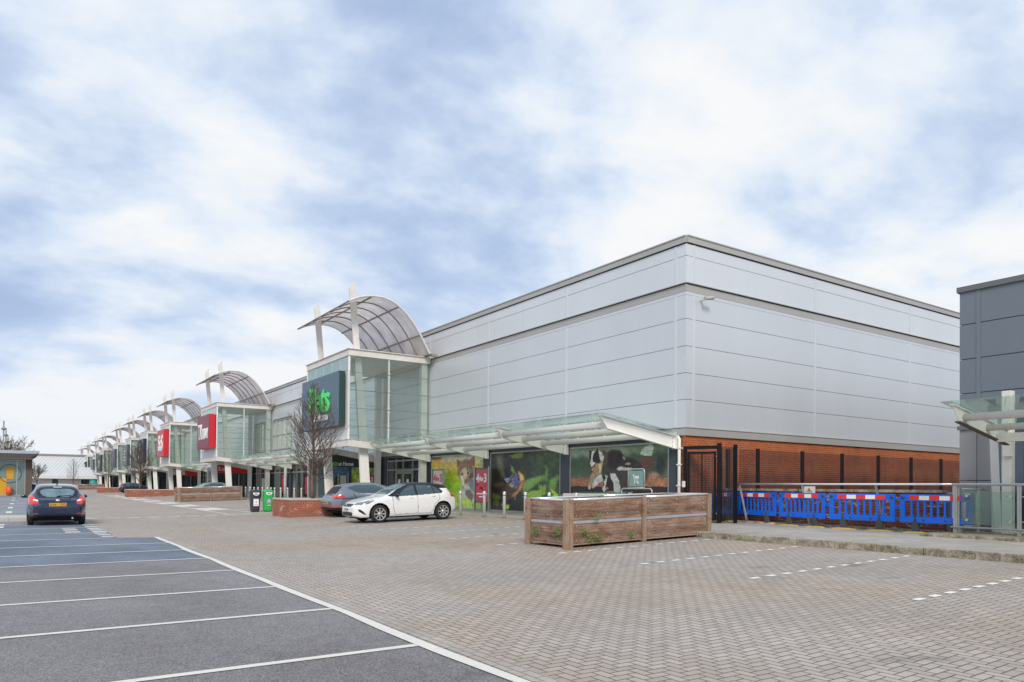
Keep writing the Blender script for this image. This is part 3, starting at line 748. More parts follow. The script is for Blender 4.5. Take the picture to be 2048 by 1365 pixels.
def panel(name, P, mat, fn, parent, uv2p):
    W, H = P.W, P.H; me = D.meshes.new(name)
    vs = [fn(i / (W - 1), j / (H - 1)) for j in range(H) for i in range(W)]
    q = origin(parent) if parent is not None else (0, 0, 0); vs = [(a - q[0], b - q[1], c - q[2]) for a, b, c in vs]
    fs = [(j * W + i, j * W + i + 1, (j + 1) * W + i + 1, (j + 1) * W + i) for j in range(H - 1) for i in range(W - 1)]
    me.from_pydata(vs, [], fs); at = me.color_attributes.new('paint', 'FLOAT_COLOR', 'POINT')
    tex = 0.60 + 0.52 * fbm(P.x / 16 + 5, P.y / 7, 77, 5) + 0.32 * fbm(P.x / 60, P.y / 60, 91, 3)
    c = np.clip(P.c * 1.12 * tex[..., None], 0, 1); lin = np.where(c <= 0.04045, c / 12.92, ((c + 0.055) / 1.055) ** 2.4)
    arr = np.concatenate([lin, np.ones(lin.shape[:2] + (1,))], 2).reshape(-1); at.data.foreach_set('color', arr.astype(np.float32))
    me.materials.append(mat); o = D.objects.new(name, me); COL.objects.link(o); o.parent = parent
    return o
c8 = lambda r_, g, b_: np.array((r_ / 255., g / 255., b_ / 255.))
def grad(t, stops):
    t = np.asarray(t); out = np.zeros(t.shape + (3,))
    ps = [p for p, _ in stops]; cs = np.array([c for _, c in stops])
    for k in range(3): out[..., k] = np.interp(t, ps, cs[:, k])
    return out

# dogs (picture coordinates = the zoomed crop with 9.31 px per photo px)
P = Painter(300, 150, 100, 1945, 60, 1400, 1.22)
def f(x, y):
    n = fbm(x / 130, y / 130, 3); t = y + (n - 0.5) * 120
    c = grad(t, [(60, c8(120, 135, 118)), (200, c8(122, 138, 120)), (300, c8(66, 84, 68)), (480, c8(62, 82, 60)), (640, c8(82, 92, 76)), (690, c8(90, 96, 78))])
    side = np.clip((x - 1250) / 400, 0, 1)[..., None] * np.clip((420 - y) / 200, 0, 1)[..., None]
    c = c * (1 - side * 0.45) + c8(50, 70, 42) * side * 0.45
    lt = (y > 690 + (n - 0.5) * 30) ; k = fbm(x / 22, y / 10, 9)[..., None]
    logc = c8(140, 98, 72) * (0.75 + 0.7 * k); c = np.where(lt[..., None], logc, c)
    c = np.where((y > 845 + (n - 0.5) * 60)[..., None], c8(44, 36, 36) * (0.8 + 0.5 * k), c); return c
P.fill(f)
P.warp(34, 1 / 14., 21)
BK = c8(38, 32, 33); BK2 = c8(66, 56, 55); WH = c8(196, 196, 190); TN = c8(158, 132, 92); PK = c8(190, 130, 125)
P.ell(1840, 480, 60, 160, c8(50, 52, 55), 0.5); P.ell(1720, 640, 90, 60, c8(170, 130, 110), 0.6)
P.poly([(1560, 330), (1700, 300), (1760, 420), (1690, 560), (1640, 700), (1560, 840), (1480, 900), (1470, 600)], c8(92, 74, 70), 60)
P.poly([(860, 300), (950, 190), (1080, 160), (1200, 180), (1260, 310), (1400, 340), (1540, 400), (1600, 560), (1560, 800), (1490, 900), (1200, 920), (1080, 620), (850, 640), (830, 480)], BK2, 30)
P.ell(1060, 350, 130, 170, BK, 0.6); P.ell(1340, 420, 120, 90, BK, 0.7); P.ell(1520, 700, 60, 190, BK, 0.8); P.ell(1180, 320, 60, 100, c8(28, 24, 28), 0.7)
P.poly([(760, 140), (900, 160), (960, 260), (940, 420), (860, 440)], c8(82, 68, 58), 20)
P.poly([(750, 140), (820, 170), (870, 280), (850, 420), (820, 560), (800, 640), (700, 640), (640, 540), (700, 400), (790, 400)], TN, 14)
P.poly([(755, 150), (815, 180), (875, 290), (845, 380), (790, 330)], WH, 12)
P.poly([(760, 420), (850, 400), (835, 470), (800, 600), (770, 560)], c8(215, 200, 160), 25, 0.8)
P.poly([(1120, 510), (1200, 470), (1290, 500), (1400, 500), (1400, 545), (1150, 550)], WH, 12); P.ell(1330, 430, 45, 25, c8(170, 150, 130), 0.8)
P.poly([(1240, 295), (1290, 345), (1270, 355), (1238, 310)], c8(190, 180, 140), 8)
P.poly([(1530, 240), (1600, 140), (1690, 90), (1730, 130), (1720, 260), (1690, 350), (1620, 300), (1540, 270)], c8(176, 190, 176), 14)
P.poly([(1570, 320), (1640, 290), (1740, 330), (1790, 310), (1700, 420), (1760, 440), (1660, 500), (1620, 560), (1560, 420)], c8(98, 66, 52), 18)
# near front legs
P.poly([(640, 560), (700, 640), (640, 760), (590, 880), (545, 900), (535, 840), (570, 700), (600, 600)], c8(150, 136, 112), 10)
P.poly([(720, 660), (820, 610), (870, 690), (850, 750), (760, 780), (690, 860), (620, 880), (625, 800), (670, 720)], WH, 12)
P.ell(560, 865, 28, 40, c8(214, 180, 166), 0.3); P.ell(645, 850, 35, 30, c8(205, 170, 140), 0.4)
# second dog
P.poly([(1000, 600), (1100, 600), (1160, 700), (1200, 860), (1210, 1000), (1080, 1000), (1070, 820), (1020, 700)], WH, 12)
P.poly([(985, 590), (1000, 680), (1060, 760), (1070, 860), (1040, 920), (960, 930), (880, 960), (830, 930), (860, 880), (870, 780), (850, 640), (900, 640), (950, 690)], BK, 10)
P.poly([(950, 650), (930, 760), (910, 860), (930, 900), (880, 955), (830, 900), (880, 830), (880, 740), (920, 690), (900, 620)], WH, 8)
P.ell(945, 880, 30, 22, PK, 0.5); P.ell(838, 925, 14, 18, BK, 0.3)
P.poly([(940, 940), (1060, 930), (1060, 1000), (940, 1010)], c8(190, 140, 80), 15); P.poly([(1220, 940), (1420, 950), (1360, 1010), (1240, 1010)], WH, 15)
# first head
P.fx = P.x + (P.fx - P.x) * 0.35; P.fy = P.y + (P.fy - P.y) * 0.35
P.poly([(540, 120), (610, 170), (640, 200), (700, 160), (745, 105), (760, 200), (800, 370), (760, 400), (640, 370), (600, 330), (575, 380), (550, 260), (560, 200)], BK, 8)
P.poly([(610, 175), (700, 150), (650, 215), (625, 300), (640, 370), (690, 385), (650, 440), (600, 470), (570, 430), (575, 380), (600, 300), (595, 230)], c8(205, 205, 205), 8)
P.ell(570, 445, 18, 28, BK, 0.3)
P.poly([(690, 400), (670, 470), (640, 560), (605, 580), (590, 550), (600, 480), (650, 450)], c8(80, 35, 35), 6); P.poly([(672, 450), (655, 510), (630, 555), (605, 540), (615, 490)], c8(205, 135, 135), 6)
yl, yr = 22.95, 17.65
panel('dog_picture', P, M['paint'], lambda u, v: (XB + 0.02, yl + (yr - yl) * u, 3.12 + (0.45 - 3.12) * v), BA, None)

# fish (9.75 px per photo px)
P = Painter(230, 130, 62, 1425, 80, 1320, 1.2)
def f(x, y):
    n = fbm(x / 170, y / 170, 13); k = fbm(x / 60, y / 60, 14)
    c = grad(x + (n - 0.5) * 300, [(60, c8(48, 42, 40)), (330, c8(56, 54, 48)), (480, c8(40, 38, 48)), (800, c8(48, 54, 44)), (1100, c8(62, 76, 54)), (1420, c8(66, 82, 56))])
    return c * (0.7 + 0.65 * k[..., None])
P.fill(f); P.warp(60, 1 / 60., 31)
P.poly([(190, 150), (320, 160), (380, 500), (420, 640), (330, 620), (240, 400)], c8(98, 104, 84), 90)
P.poly([(520, 180), (640, 120), (800, 110), (770, 220), (690, 255), (580, 225)], c8(106, 116, 58), 20)
P.poly([(530, 350), (570, 390), (640, 520), (590, 560), (545, 460)], c8(104, 140, 62), 16); P.poly([(1200, 420), (1225, 400), (1235, 560), (1215, 760), (1195, 640)], c8(98, 140, 60), 12)
P.poly([(800, 700), (960, 640), (1190, 595), (1210, 690), (1100, 720), (1000, 820), (870, 940), (780, 960)], c8(116, 152, 76), 50)
P.poly([(1250, 680), (1420, 605), (1380, 760), (1330, 900), (1260, 940), (1240, 800)], c8(110, 146, 70), 40)
P.poly([(1080, 770), (1200, 780), (1200, 960), (1080, 1000), (1100, 880)], c8(134, 168, 80), 40); P.poly([(800, 1020), (960, 900), (1120, 870), (1180, 960), (1090, 1060), (900, 1060)], c8(152, 182, 74), 40)
P.poly([(1290, 870), (1400, 950), (1420, 1030), (1310, 1030)], c8(176, 212, 62), 14)
P.poly([(80, 950), (240, 990), (330, 1080), (200, 1120), (90, 1060)], c8(108, 112, 58), 40); P.poly([(120, 750), (360, 730), (440, 800), (240, 830), (130, 820)], c8(88, 86, 62), 40)
P.poly([(470, 1010), (440, 1110), (400, 1240), (370, 1190), (390, 1100)], c8(150, 205, 72), 8); P.poly([(340, 1130), (370, 1200), (340, 1270)], c8(140, 190, 70), 14); P.poly([(430, 1210), (520, 1200), (490, 1300), (420, 1300)], c8(160, 205, 62), 16)
P.ell(180, 1170, 80, 70, c8(96, 100, 66), 0.9)
P.fx = P.x + (P.fx - P.x) * 0.25; P.fy = P.y + (P.fy - P.y) * 0.25
P.poly([(380, 660), (520, 630), (520, 700), (470, 760)], c8(124, 146, 182), 12)
P.poly([(470, 760), (440, 830), (400, 770), (350, 790), (325, 900), (370, 980), (440, 900)], c8(70, 60, 52), 14)
P.poly([(680, 495), (740, 520), (800, 600), (820, 680), (810, 780), (770, 880), (640, 1000), (560, 1040), (500, 1100), (360, 1090), (340, 960), (420, 870), (500, 700), (580, 580)], c8(84, 62, 52), 24)
P.poly([(720, 510), (800, 600), (820, 690), (800, 800), (750, 900), (640, 990), (560, 1040), (580, 980), (680, 900), (740, 760), (720, 640)], c8(200, 134, 84), 55)
P.poly([(700, 505), (790, 590), (815, 680), (740, 700), (710, 610)], c8(214, 176, 108), 18)
P.poly([(660, 560), (720, 600), (740, 700), (720, 800), (660, 860), (600, 740), (520, 700), (590, 600)], c8(92, 88, 138), 20)
for k in range(46):
    a = rng.uniform(520, 730); b_ = rng.uniform(560, 850); P.ell(a, b_, rng.uniform(8, 20), rng.uniform(6, 14), c8(150, 160, 200) if k % 2 else c8(58, 48, 66), 0.6, rng.uniform(0, 90), 0.65)
P.poly([(510, 750), (600, 770), (620, 830), (560, 840), (500, 800)], c8(150, 146, 110), 14); P.ell(706, 660, 16, 32, c8(30, 24, 26), 0.3)
P.poly([(690, 900), (640, 1100), (620, 1110), (620, 980)], c8(170, 140, 110), 12, 0.6)
for xs in (860, 1150):
    P.blend(np.clip(1 - np.abs(P.x - xs) / 4, 0, 1) * 0.7, c8(30, 32, 28))
panel('fish_picture', P, M['paint'], lambda u, v: (XB + 0.02, 28.92 + (23.65 - 28.92) * u, 3.12 + (0.45 - 3.12) * v), BA, None)

# kitten (9.75 px per photo px)
P = Painter(230, 130, 22, 1050, 200, 1250, 1.17)
def f(x, y):
    n = fbm(x / 120, y / 120, 23); t = y + (n - 0.5) * 60
    c = grad(t, [(200, c8(140, 110, 60)), (290, c8(196, 154, 78)), (400, c8(204, 170, 80)), (520, c8(196, 186, 76)), (660, c8(168, 192, 66)), (820, c8(160, 200, 60)), (1000, c8(178, 208, 92)), (1250, c8(176, 206, 98))])
    up = np.clip((x - 240) / 60, 0, 1) * np.clip((430 - y) / 200, 0, 1); c = c * (1 - up[..., None]) + c8(176, 186, 178) * up[..., None]
    dk = np.clip((270 - x) / 60, 0, 1) * np.clip((300 - y) / 60, 0, 1); c = c * (1 - dk[..., None]) + c8(70, 54, 48) * dk[..., None]
    rt = np.clip((x - 880) / 60, 0, 1) * np.clip((520 - y) / 160, 0, 1); c = c * (1 - rt[..., None]) + c8(186, 190, 128) * rt[..., None]
    dg = np.exp(-((x - 350) / 120) ** 2) * np.clip((y - 480) / 100, 0, 1) * np.clip((900 - y) / 250, 0, 1); c = c * (1 - 0.35 * dg[..., None]) + c8(120, 170, 20) * 0.35 * dg[..., None]
    g = fbm(x / 10, y / 70, 24); k = np.clip((y - 820) / 200, 0, 1)[..., None]; return c * (1 + (g[..., None] - 0.47) * 0.7 * k)
P.fill(f); P.warp(20, 1 / 10., 41)
TB = c8(142, 116, 92); 
P.poly([(670, 860), (700, 750), (860, 690), (905, 820), (900, 1100), (840, 1110), (800, 1040), (700, 1070), (655, 960)], c8(196, 190, 180), 14)
P.poly([(850, 680), (905, 700), (905, 960), (860, 900), (800, 800)], c8(120, 125, 138), 20); P.poly([(760, 900), (840, 900), (900, 1000), (870, 1110), (800, 1060), (750, 980)], c8(118, 104, 96), 20)
P.poly([(600, 450), (680, 330), (780, 290), (840, 320), (905, 440), (905, 620), (860, 700), (800, 770), (740, 790), (680, 740), (610, 620)], TB, 10)
P.poly([(578, 285), (650, 330), (680, 370), (630, 440), (600, 460)], c8(132, 84, 74), 8); P.poly([(905, 225), (912, 440), (870, 420), (810, 370), (830, 310)], c8(142, 84, 76), 8)
for (a, b_, c_) in ((700, 350, 480), (735, 320, 470), (775, 320, 500), (815, 350, 480), (665, 400, 500), (850, 400, 500)):
    P.poly([(a - 6, b_), (a + 8, b_), (a + 14, c_), (a + 2, c_)], c8(80, 62, 56), 10, 0.85)
P.poly([(700, 480), (760, 460), (790, 560), (760, 700), (700, 650), (670, 560)], c8(196, 176, 144), 20)
P.poly([(650, 620), (700, 640), (760, 740), (730, 790), (680, 740)], c8(214, 204, 190), 16); P.poly([(800, 600), (880, 560), (880, 660), (820, 680)], c8(92, 74, 72), 16)
P.ell(688, 592, 26, 36, c8(196, 184, 160), 0.3); P.ell(797, 580, 28, 36, c8(196, 184, 160), 0.3)
P.ell(690, 590, 17, 26, c8(32, 28, 30), 0.3); P.ell(796, 576, 18, 28, c8(30, 26, 28), 0.3); P.poly([(725, 705), (775, 700), (752, 745)], c8(150, 92, 84), 8); P.ell(745, 735, 12, 30, c8(110, 70, 60), 0.6)
P.poly([(690, 800), (730, 850), (715, 890), (680, 840)], c8(176, 150, 122), 12)
panel('kitten_picture', P, M['paint'], lambda u, v: (XB + 0.02, 34.84 + (29.63 - 34.84) * u, 3.12 + (0.45 - 3.12) * v), BA, None)

# automatic door set between the pilasters
m = MB()
for y in (35.5, 37.3, 38.55, 39.5, 40.7): m.box(XB + 0.05, XB + 0.15, y - 0.04, y + 0.04, 0.385, 3.11)
for z in (2.98, 2.45): m.box(XB + 0.06, XB + 0.14, 35.5, 40.7, z - 0.05, z + 0.05)
m.box(XB + 0.03, XB + 0.16, 37.3, 39.5, 2.32, 2.46)
m.build('door_frame', M['alu'], BA)
box(XB + 0.09, XB + 0.1, 35.5, 40.7, 0.4, 3.05).build('entrance_glazing', M['dark_glass'], BA)
for y0, y1 in ((37.36, 38.5), (38.6, 39.44)):
    m = MB(); m.box(XB + 0.07, XB + 0.085, y0, y0 + 0.07, 0.4, 2.3); m.box(XB + 0.07, XB + 0.085, y1 - 0.07, y1, 0.4, 2.3); m.box(XB + 0.07, XB + 0.085, y0 + .07, y1 - .07, 2.22, 2.3); m.box(XB + 0.07, XB + 0.085, y0 + .07, y1 - .07, 0.4, 0.6)
    dd = m.build('door', M['galv'], BA)
    m = MB(); yy = (y0 + y1) / 2
    for z in (1.0, 1.55): m.box(XB + 0.055, XB + 0.06, yy - 0.17, yy + 0.12, z, z + 0.35)
    m.build('paper_notice', M['signwhite'], dd)
m = MB(); m.box(XB + 0.055, XB + 0.06, 39.9, 40.3, 0.9, 1.5); m.box(XB + 0.055, XB + 0.06, 35.7, 36.0, 0.9, 1.3); m.build('paper_notice', M['signwhite'], BA)
box(XB + 0.3, XB + 0.31, 36.6, 39.3, 1.7, 2.3).build('interior_board', M['sign_maroon'], BA)
# ------------------------------------------------------------------ glazed entrance towers
def tower(y0, y1, label):
    """front right corner at (13.66, y0); the tower stands on leaning white columns"""
    t = empty('entrance_tower', (15.5, (y0 + y1) / 2, 0.30), 0, label, 'tower', 'glazed entrance towers with arched roofs')
    XF = 13.66; W = M['white_dirty']
    m = MB(); m.box(XF - 0.06, XB - 0.02, y0 - 0.08, y1 + 0.08, 8.40, 8.44); m.box(XF, XB - 0.03, y0, y1, 8.08, 8.4)
    m.build('roof_edge_beam', W, t, bevel=0.008)
    m = MB()
    m.prism([(XF, 3.83), (XF, 3.50), (15.3, 3.36), (18.26, 2.86), (18.26, 3.22), (15.3, 3.69)], 'y', y0, y0 + 0.14)
    m.prism([(XF, 3.83), (XF, 3.50), (15.3, 3.36), (18.26, 2.86), (18.26, 3.22), (15.3, 3.69)], 'y', y1 - 0.14, y1)
    m.box(XF + 0.001, XF + 0.2, y0 + 0.141, y1 - 0.141, 3.50, 3.83)
    m.box(XF - 0.03, XF + 0.25, y0 - 0.03, y1 + 0.03, 3.834, 3.86)
    m.build('base_beam', W, t)
    # glazing
    for yy, nm in ((y0 + 0.05, 'side'), (y1 - 0.05, 'side')):
        m = MB(); zs = [3.62, 4.52, 5.43, 6.34, 7.25, 8.08]
        for a, b_ in zip(zs[:-1], zs[1:]):
            for xa, xb in ((XF + 0.09, 15.86), (15.90, 17.78), (17.79, 18.24)): m.cur = 0; m.box(xa, xb, yy - 0.008, yy + 0.008, a + 0.012, b_ - 0.012)
            m.cur = 1; m.box(XF + 0.09, 18.24, yy - 0.004, yy + 0.004, b_ - 0.011, b_ + 0.011) if b_ < 8 else None
        g = m.build('side_glazing', [M['glass'], M['joint']], t)
        m = MB(); dy = 0.09 if yy < (y0 + y1) / 2 else -0.09
        for x in (XF + 0.06, 15.88): m.box(x - 0.05, x + 0.05, yy + min(dy, 0) + (0.012 if dy > 0 else 0), yy + max(dy, 0) - (0.012 if dy < 0 else 0), 3.7, 8.08)
        m.build('mullion', M['white'], t)
        m = MB()
        for z in zs[1:-1]:
            for x in (15.88 - 0.07, 15.88 + 0.07, 18.02):
                for dz in (-0.1, 0.1): m.lathe([(0.0, -0.014), (0.028, -0.014), (0.028, 0.014), (0.0, 0.014)], (x, yy, z + dz), 8, 'y')
        m.build('glass_fixing', M['steel'], t)
    m = MB(); n = 5; w = (y1 - y0 - 0.2) / n
    for k in range(n): m.box(XF + 0.03, XF + 0.046, y0 + 0.1 + k * w + 0.015, y0 + 0.1 + (k + 1) * w - 0.015, 7.36, 8.06)
    m.build('front_glazing', M['glass'], t)
    m = MB(); m.box(XF + 0.06, XF + 0.1, y0 + 0.12, y1 - 0.12, 3.87, 8.05)
    m.box(XF + 0.02, XF + 0.055, y0 + 0.12, y1 - 0.12, 4.42, 4.47)
    for k in range(1, n): m.box(XF + 0.1, XF + 0.2, y0 + 0.1 + k * w - 0.05, y0 + 0.1 + k * w + 0.05, 3.9, 8.07)
    m.box(XF - 0.02, XF + 0.058, y0 + 0.02, y0 + 0.1, 4.47, 7.36)
    m.build('front_panel', M['panel_white'], t)
    # columns: leaning box columns rising through the roof as blades
    for yc in (y0 + 0.52, y1 - 0.72):
        m = MB()
        m.prism([(14.66, gz(14.8) - .02), (15.14, gz(14.8) - .02), (14.90, 3.7), (14.46, 8.38), (14.12, 8.38), (14.44, 3.7)], 'y', yc - 0.10, yc + 0.10)
        m.build('leaning_column', M['white'], t, bevel=0.012)
        m = MB(); m.prism([(14.13, 8.45), (14.44, 8.45), (14.12, 12.05), (13.82, 11.62)], 'y', yc - 0.045, yc + 0.045)
        m.build('roof_blade', W, t)
    for yc in (y0 + 0.24, y1 - 0.34): box(17.80, 18.14, yc - 0.13, yc + 0.15, 0.36, 8.07).build('wall_post', M['white'], t)
    # arched canopy
    prof = [(13.35, 10.62), (13.75, 10.83), (14.2, 10.99), (14.7, 11.07), (15.2, 11.07), (15.7, 10.94), (16.2, 10.66), (16.7, 10.22), (17.15, 9.65), (17.5, 9.1), (17.75, 8.65), (17.86, 8.47)]
    n = len(prof); a0, a1 = y0 - 0.72, y1 + 0.72
    pr = []
    for k in range((n - 1) * 3 + 1):
        i, q = divmod(k, 3); q /= 3.0
        if i >= n - 1: pr.append(prof[-1]); continue
        P0, P1, P2, P3 = prof[max(i - 1, 0)], prof[i], prof[i + 1], prof[min(i + 2, n - 1)]
        pr.append(tuple(0.5 * (2 * P1[j] + (P2[j] - P0[j]) * q + (2 * P0[j] - 5 * P1[j] + 4 * P2[j] - P3[j]) * q * q + (3 * P1[j] - P0[j] - 3 * P2[j] + P3[j]) * q ** 3) for j in (0, 1)))
    m = MB(); m.smooth = True
    for yy in (a0, a1):
        for x, z in pr: m.v.append((x, yy, z))
    L = len(pr)
    for k in range(L - 1): m.face((k, k + 1, L + k + 1, L + k))
    ac = m.build('arched_canopy', M['poly'], t)
    md = ac.modifiers.new('thick', 'SOLIDIFY'); md.thickness = 0.02
    nr = 7
    for k in range(nr):
        yy = a0 + 0.02 + (a1 - a0 - 0.04) * k / (nr - 1); e = k in (0, nr - 1)
        m = MB(); m.tube([(x, yy, z - (0.0 if e else 0.05)) for x, z in pr[::2]] + [(pr[-1][0], yy, pr[-1][1])], 0.05 if e else 0.035, 6)
        m.build('rib', M['white_dirty'] if e else M['rib'], ac)
    for k in (8, 17, 25):
        x, z = pr[k]; m = MB(); m.tube([(x, a0, z - 0.06), (x, a1, z - 0.06)], 0.045, 6); m.build('purlin', M['rib'], ac)
    m = MB(); m.tube([(pr[0][0], a0, pr[0][1]), (pr[0][0], a1, pr[0][1])], 0.04, 6); m.build('front_edge', M['rib'], ac)
    m = MB(); m.box(17.84, 18.12, a0, a1, 8.46, 8.52); m.box(17.95, 18.28, a0 - 0.02, a0 + 0.1, 8.36, 8.50); m.build('gutter', M['rib'], t)
    # lobby below the far side
    m = MB(); m.box(14.95, XB - 0.01, y1 + 0.02, y1 + 3.4, 3.14, 3.3); m.build('lobby_roof', M['white_dirty'], t)
    m = MB(); m.box(15.0, XB - 0.04, y1 + 0.10, y1 + 3.3, 0.34, 3.14); m.build('lobby_glazing', M['dark_glass'], t)
    m = MB()
    for x in (14.97, 16.05, 17.1, 18.2): m.box(x - 0.04, x + 0.04, y1 + 0.04, y1 + 0.098, 0.32, 3.14)
    for y in (y1 + 0.06, y1 + 1.7, y1 + 3.34): m.box(14.94, 14.999, y - 0.04, y + 0.04, 0.32, 3.14)
    m.build('lobby_frame', M['alu'], t)
    return t
M['joint'] = simple('glass_joint', (0.12, 0.18, 0.165), 0.5)
M['panel_white'] = simple('white_panel', (0.66, 0.67, 0.67), 0.55, 0, 0.12, 1.5)
TW = [(35.05, 41.6), (64.7, 71.25), (88.0, 94.6), (105.2, 111.7), (122.4, 129.0), (140.0, 146.6), (165.6, 172.2), (183.4, 190), (206, 212.6), (229.2, 235.8)]
TL = ['nearest glazed entrance tower with arched translucent roof and slate blue sign',
      'second glazed entrance tower along the parade, carrying the maroon sign', 'third glazed entrance tower, carrying the bright red square sign',
      'fourth glazed entrance tower, carrying the navy sign', 'fifth glazed entrance tower, carrying the grey sign',
      'sixth glazed entrance tower, behind the bare tree in the middle brick planter', 'seventh glazed entrance tower, with a charcoal sign',
      'eighth entrance tower, third from the far end', 'ninth entrance tower, second from the far end', 'last and farthest entrance tower of the parade']
T0 = tower(TW[0][0], TW[0][1], TL[0])
for i in range(1, 10):
    t = copy_tree(T0); t.location = (15.5, (TW[i][0] + TW[i][1]) / 2, 0.30); t['label'] = TL[i]

# ------------------------------------------------------------------ signs on the towers
def board(name, y0, y1, z0, z1, label, face, edge, group='square signs on the entrance towers', x=13.64, th=0.30):
    t = empty(name, (x, (y0 + y1) / 2, z0), 0, label, 'sign', group)
    m = MB(); m.cur = 0; m.box(x - th, x, y0, y1, z0, z1)
    o = m.build('sign_panel', edge, t)
    box(x - th - 0.02, x - th - 0.002, y0 + 0.01, y1 - 0.01, z0 + 0.01, z1 - 0.01).build('sign_face', face, t)
    return t
s = board('shop_sign', 35.5, 41.3, 4.55, 7.33, 'large slate blue sign with green and white lettering on the nearest tower', M['pets_sign'], M['sign_edge'])
xl = 13.64 - 0.36
o = text_mesh('lettering', 'Pets', 1.75, M['green'], s, 0.05, 0.032, 0.05, spacing=0.9); orient(fit(o, 3.2, 1.45), FACE_MX, (xl, 38.3, 6.1))
o = text_mesh('lettering', 'at Home', 0.66, M['signwhite'], s, 0.05, 0.014, 0.0); orient(fit(o, 2.35, 0.42), FACE_MX, (xl, 38.15, 5.14))
m = MB()
for (y, z, r_) in ((39.95, 5.72, 0.13), (40.18, 5.82, 0.08), (40.15, 5.62, 0.075)): m.lathe([(0, -0.02), (r_, -0.02), (r_, 0.02), (0, 0.02)], (xl, y, z), 14, 'x')
m.build('paw_mark', M['green'], s)
s = board('shop_sign', 65.1, 69.9, 4.6, 7.45, 'maroon square sign with white lettering on the second tower', M['sign_maroon'], M['sign_red'], th=0.5)
o = text_mesh('lettering', 'T.K.maxx', 1.9, M['signwhite'], s, 0.06, 0.02, 0.0, spacing=0.85); orient(fit(o, 3.9, 1.35), FACE_MX, (13.64 - 0.54, 67.35, 6.05))
s = board('shop_sign', 88.3, 92.9, 4.6, 7.6, 'bright red square sign with white letters on the third tower', M['sign_red'], M['sign_red'], th=0.5)
o = text_mesh('lettering', 'ScS', 1.9, M['signwhite'], s, 0.06, 0.05, 0.0, spacing=0.85); orient(fit(o, 3.0, 1.8), FACE_MX, (13.64 - 0.54, 90.4, 6.1))
spec = [(105.5, 111.6, 4.3, 7.4, 'navy square sign on the fourth tower', 'sign_navy', 'NV'), (122.8, 128.8, 4.3, 7.4, 'grey square sign on the fifth tower', 'sign_grey', 'E'),
        (140.3, 146.3, 4.3, 7.4, 'dark grey sign on the sixth tower, behind a bare tree', 'sign_grey', None), (166, 172, 4.0, 7.2, 'charcoal sign with a small white mark on the seventh tower', 'sign_charcoal', 'O'),
        (183.7, 189.8, 4.6, 6.8, 'small dark sign on the eighth tower', 'sign_grey', None), (206.2, 212, 4.6, 6.8, 'small dark sign on the ninth tower', 'sign_charcoal', None)]
for y0, y1, z0, z1, lb, mt, mark in spec:
    s = board('shop_sign', y0, y1, z0, z1, lb, M[mt], M[mt], th=0.35)
    if mark:
        m = MB(); yc = (y0 + y1) / 2; x = 13.64 - 0.41
        if mark == 'NV':
            m.prism([(yc + 1.3, 4.9), (yc + 0.9, 4.9), (yc - 0.2, 6.9), (yc + 0.2, 6.9)], 'x', x, x + 0.03); m.prism([(yc - 0.4, 5.0), (yc - 0.8, 5.0), (yc - 1.2, 6.7), (yc - 0.8, 6.7)], 'x', x, x + 0.03)
        elif mark == 'E':
            for k in range(4): m.box(x, x + 0.03, yc - 0.5, yc + 0.5, 5.0 + 0.45 * k, 5.2 + 0.45 * k)
        else: m.lathe([(0.5, -0.02), (0.8, -0.02), (0.8, 0.02), (0.5, 0.02)], (x, yc, 5.4), 20, 'x')
        m.build('lettering', M['signwhite'], s)
# fascia boards over the lobbies, facing along the parade towards the camera
def fascia(y, x0, x1, z0, z1, label, mat, texts=(), group='fascia boards over the shop lobbies'):
    t = empty('fascia_sign', ((x0 + x1) / 2, y, z0), 0, label, 'sign', group)
    box(x0, x1, y - 0.05, y + 0.03, z0, z1).build('board', mat, t)
    for body, size, xx, zz, mt, off, sxx in texts:
        o = text_mesh('lettering', body, size, mt, t, 0.03, off); orient(fit(o, sxx, size * 0.72), FACE_MY, (xx, y - 0.07, zz))
    return t
fascia(41.6, 14.88, 18.1, 2.62, 3.32, 'charcoal fascia board with green and white lettering under the nearest tower', M['sign_charcoal'],
       [('Pets', 0.42, 15.33, 2.82, M['green'], 0.008, 0.46), ('at Home', 0.34, 16.08, 2.80, M['signwhite'], 0.006, 0.92)])
fascia(71.25, 14.8, 18.15, 2.55, 3.3, 'red fascia board with white lettering under the second tower', M['sign_red'], [('T.K.maxx', 0.5, 15.6, 2.95, M['signwhite'], 0.006, 1.25)])
fascia(94.6, 14.8, 18.15, 2.5, 3.3, 'red fascia board with white letters under the third tower', M['sign_red'], [('ScS', 0.75, 15.7, 2.9, M['signwhite'], 0.02, 1.5)])
fascia(111.7, 14.9, 18.15, 2.5, 3.3, 'navy fascia board under the fourth tower', M['sign_navy'])
fascia(129.0, 14.9, 18.15, 2.5, 3.2, 'dark fascia board under the fifth tower', M['sign_charcoal'])
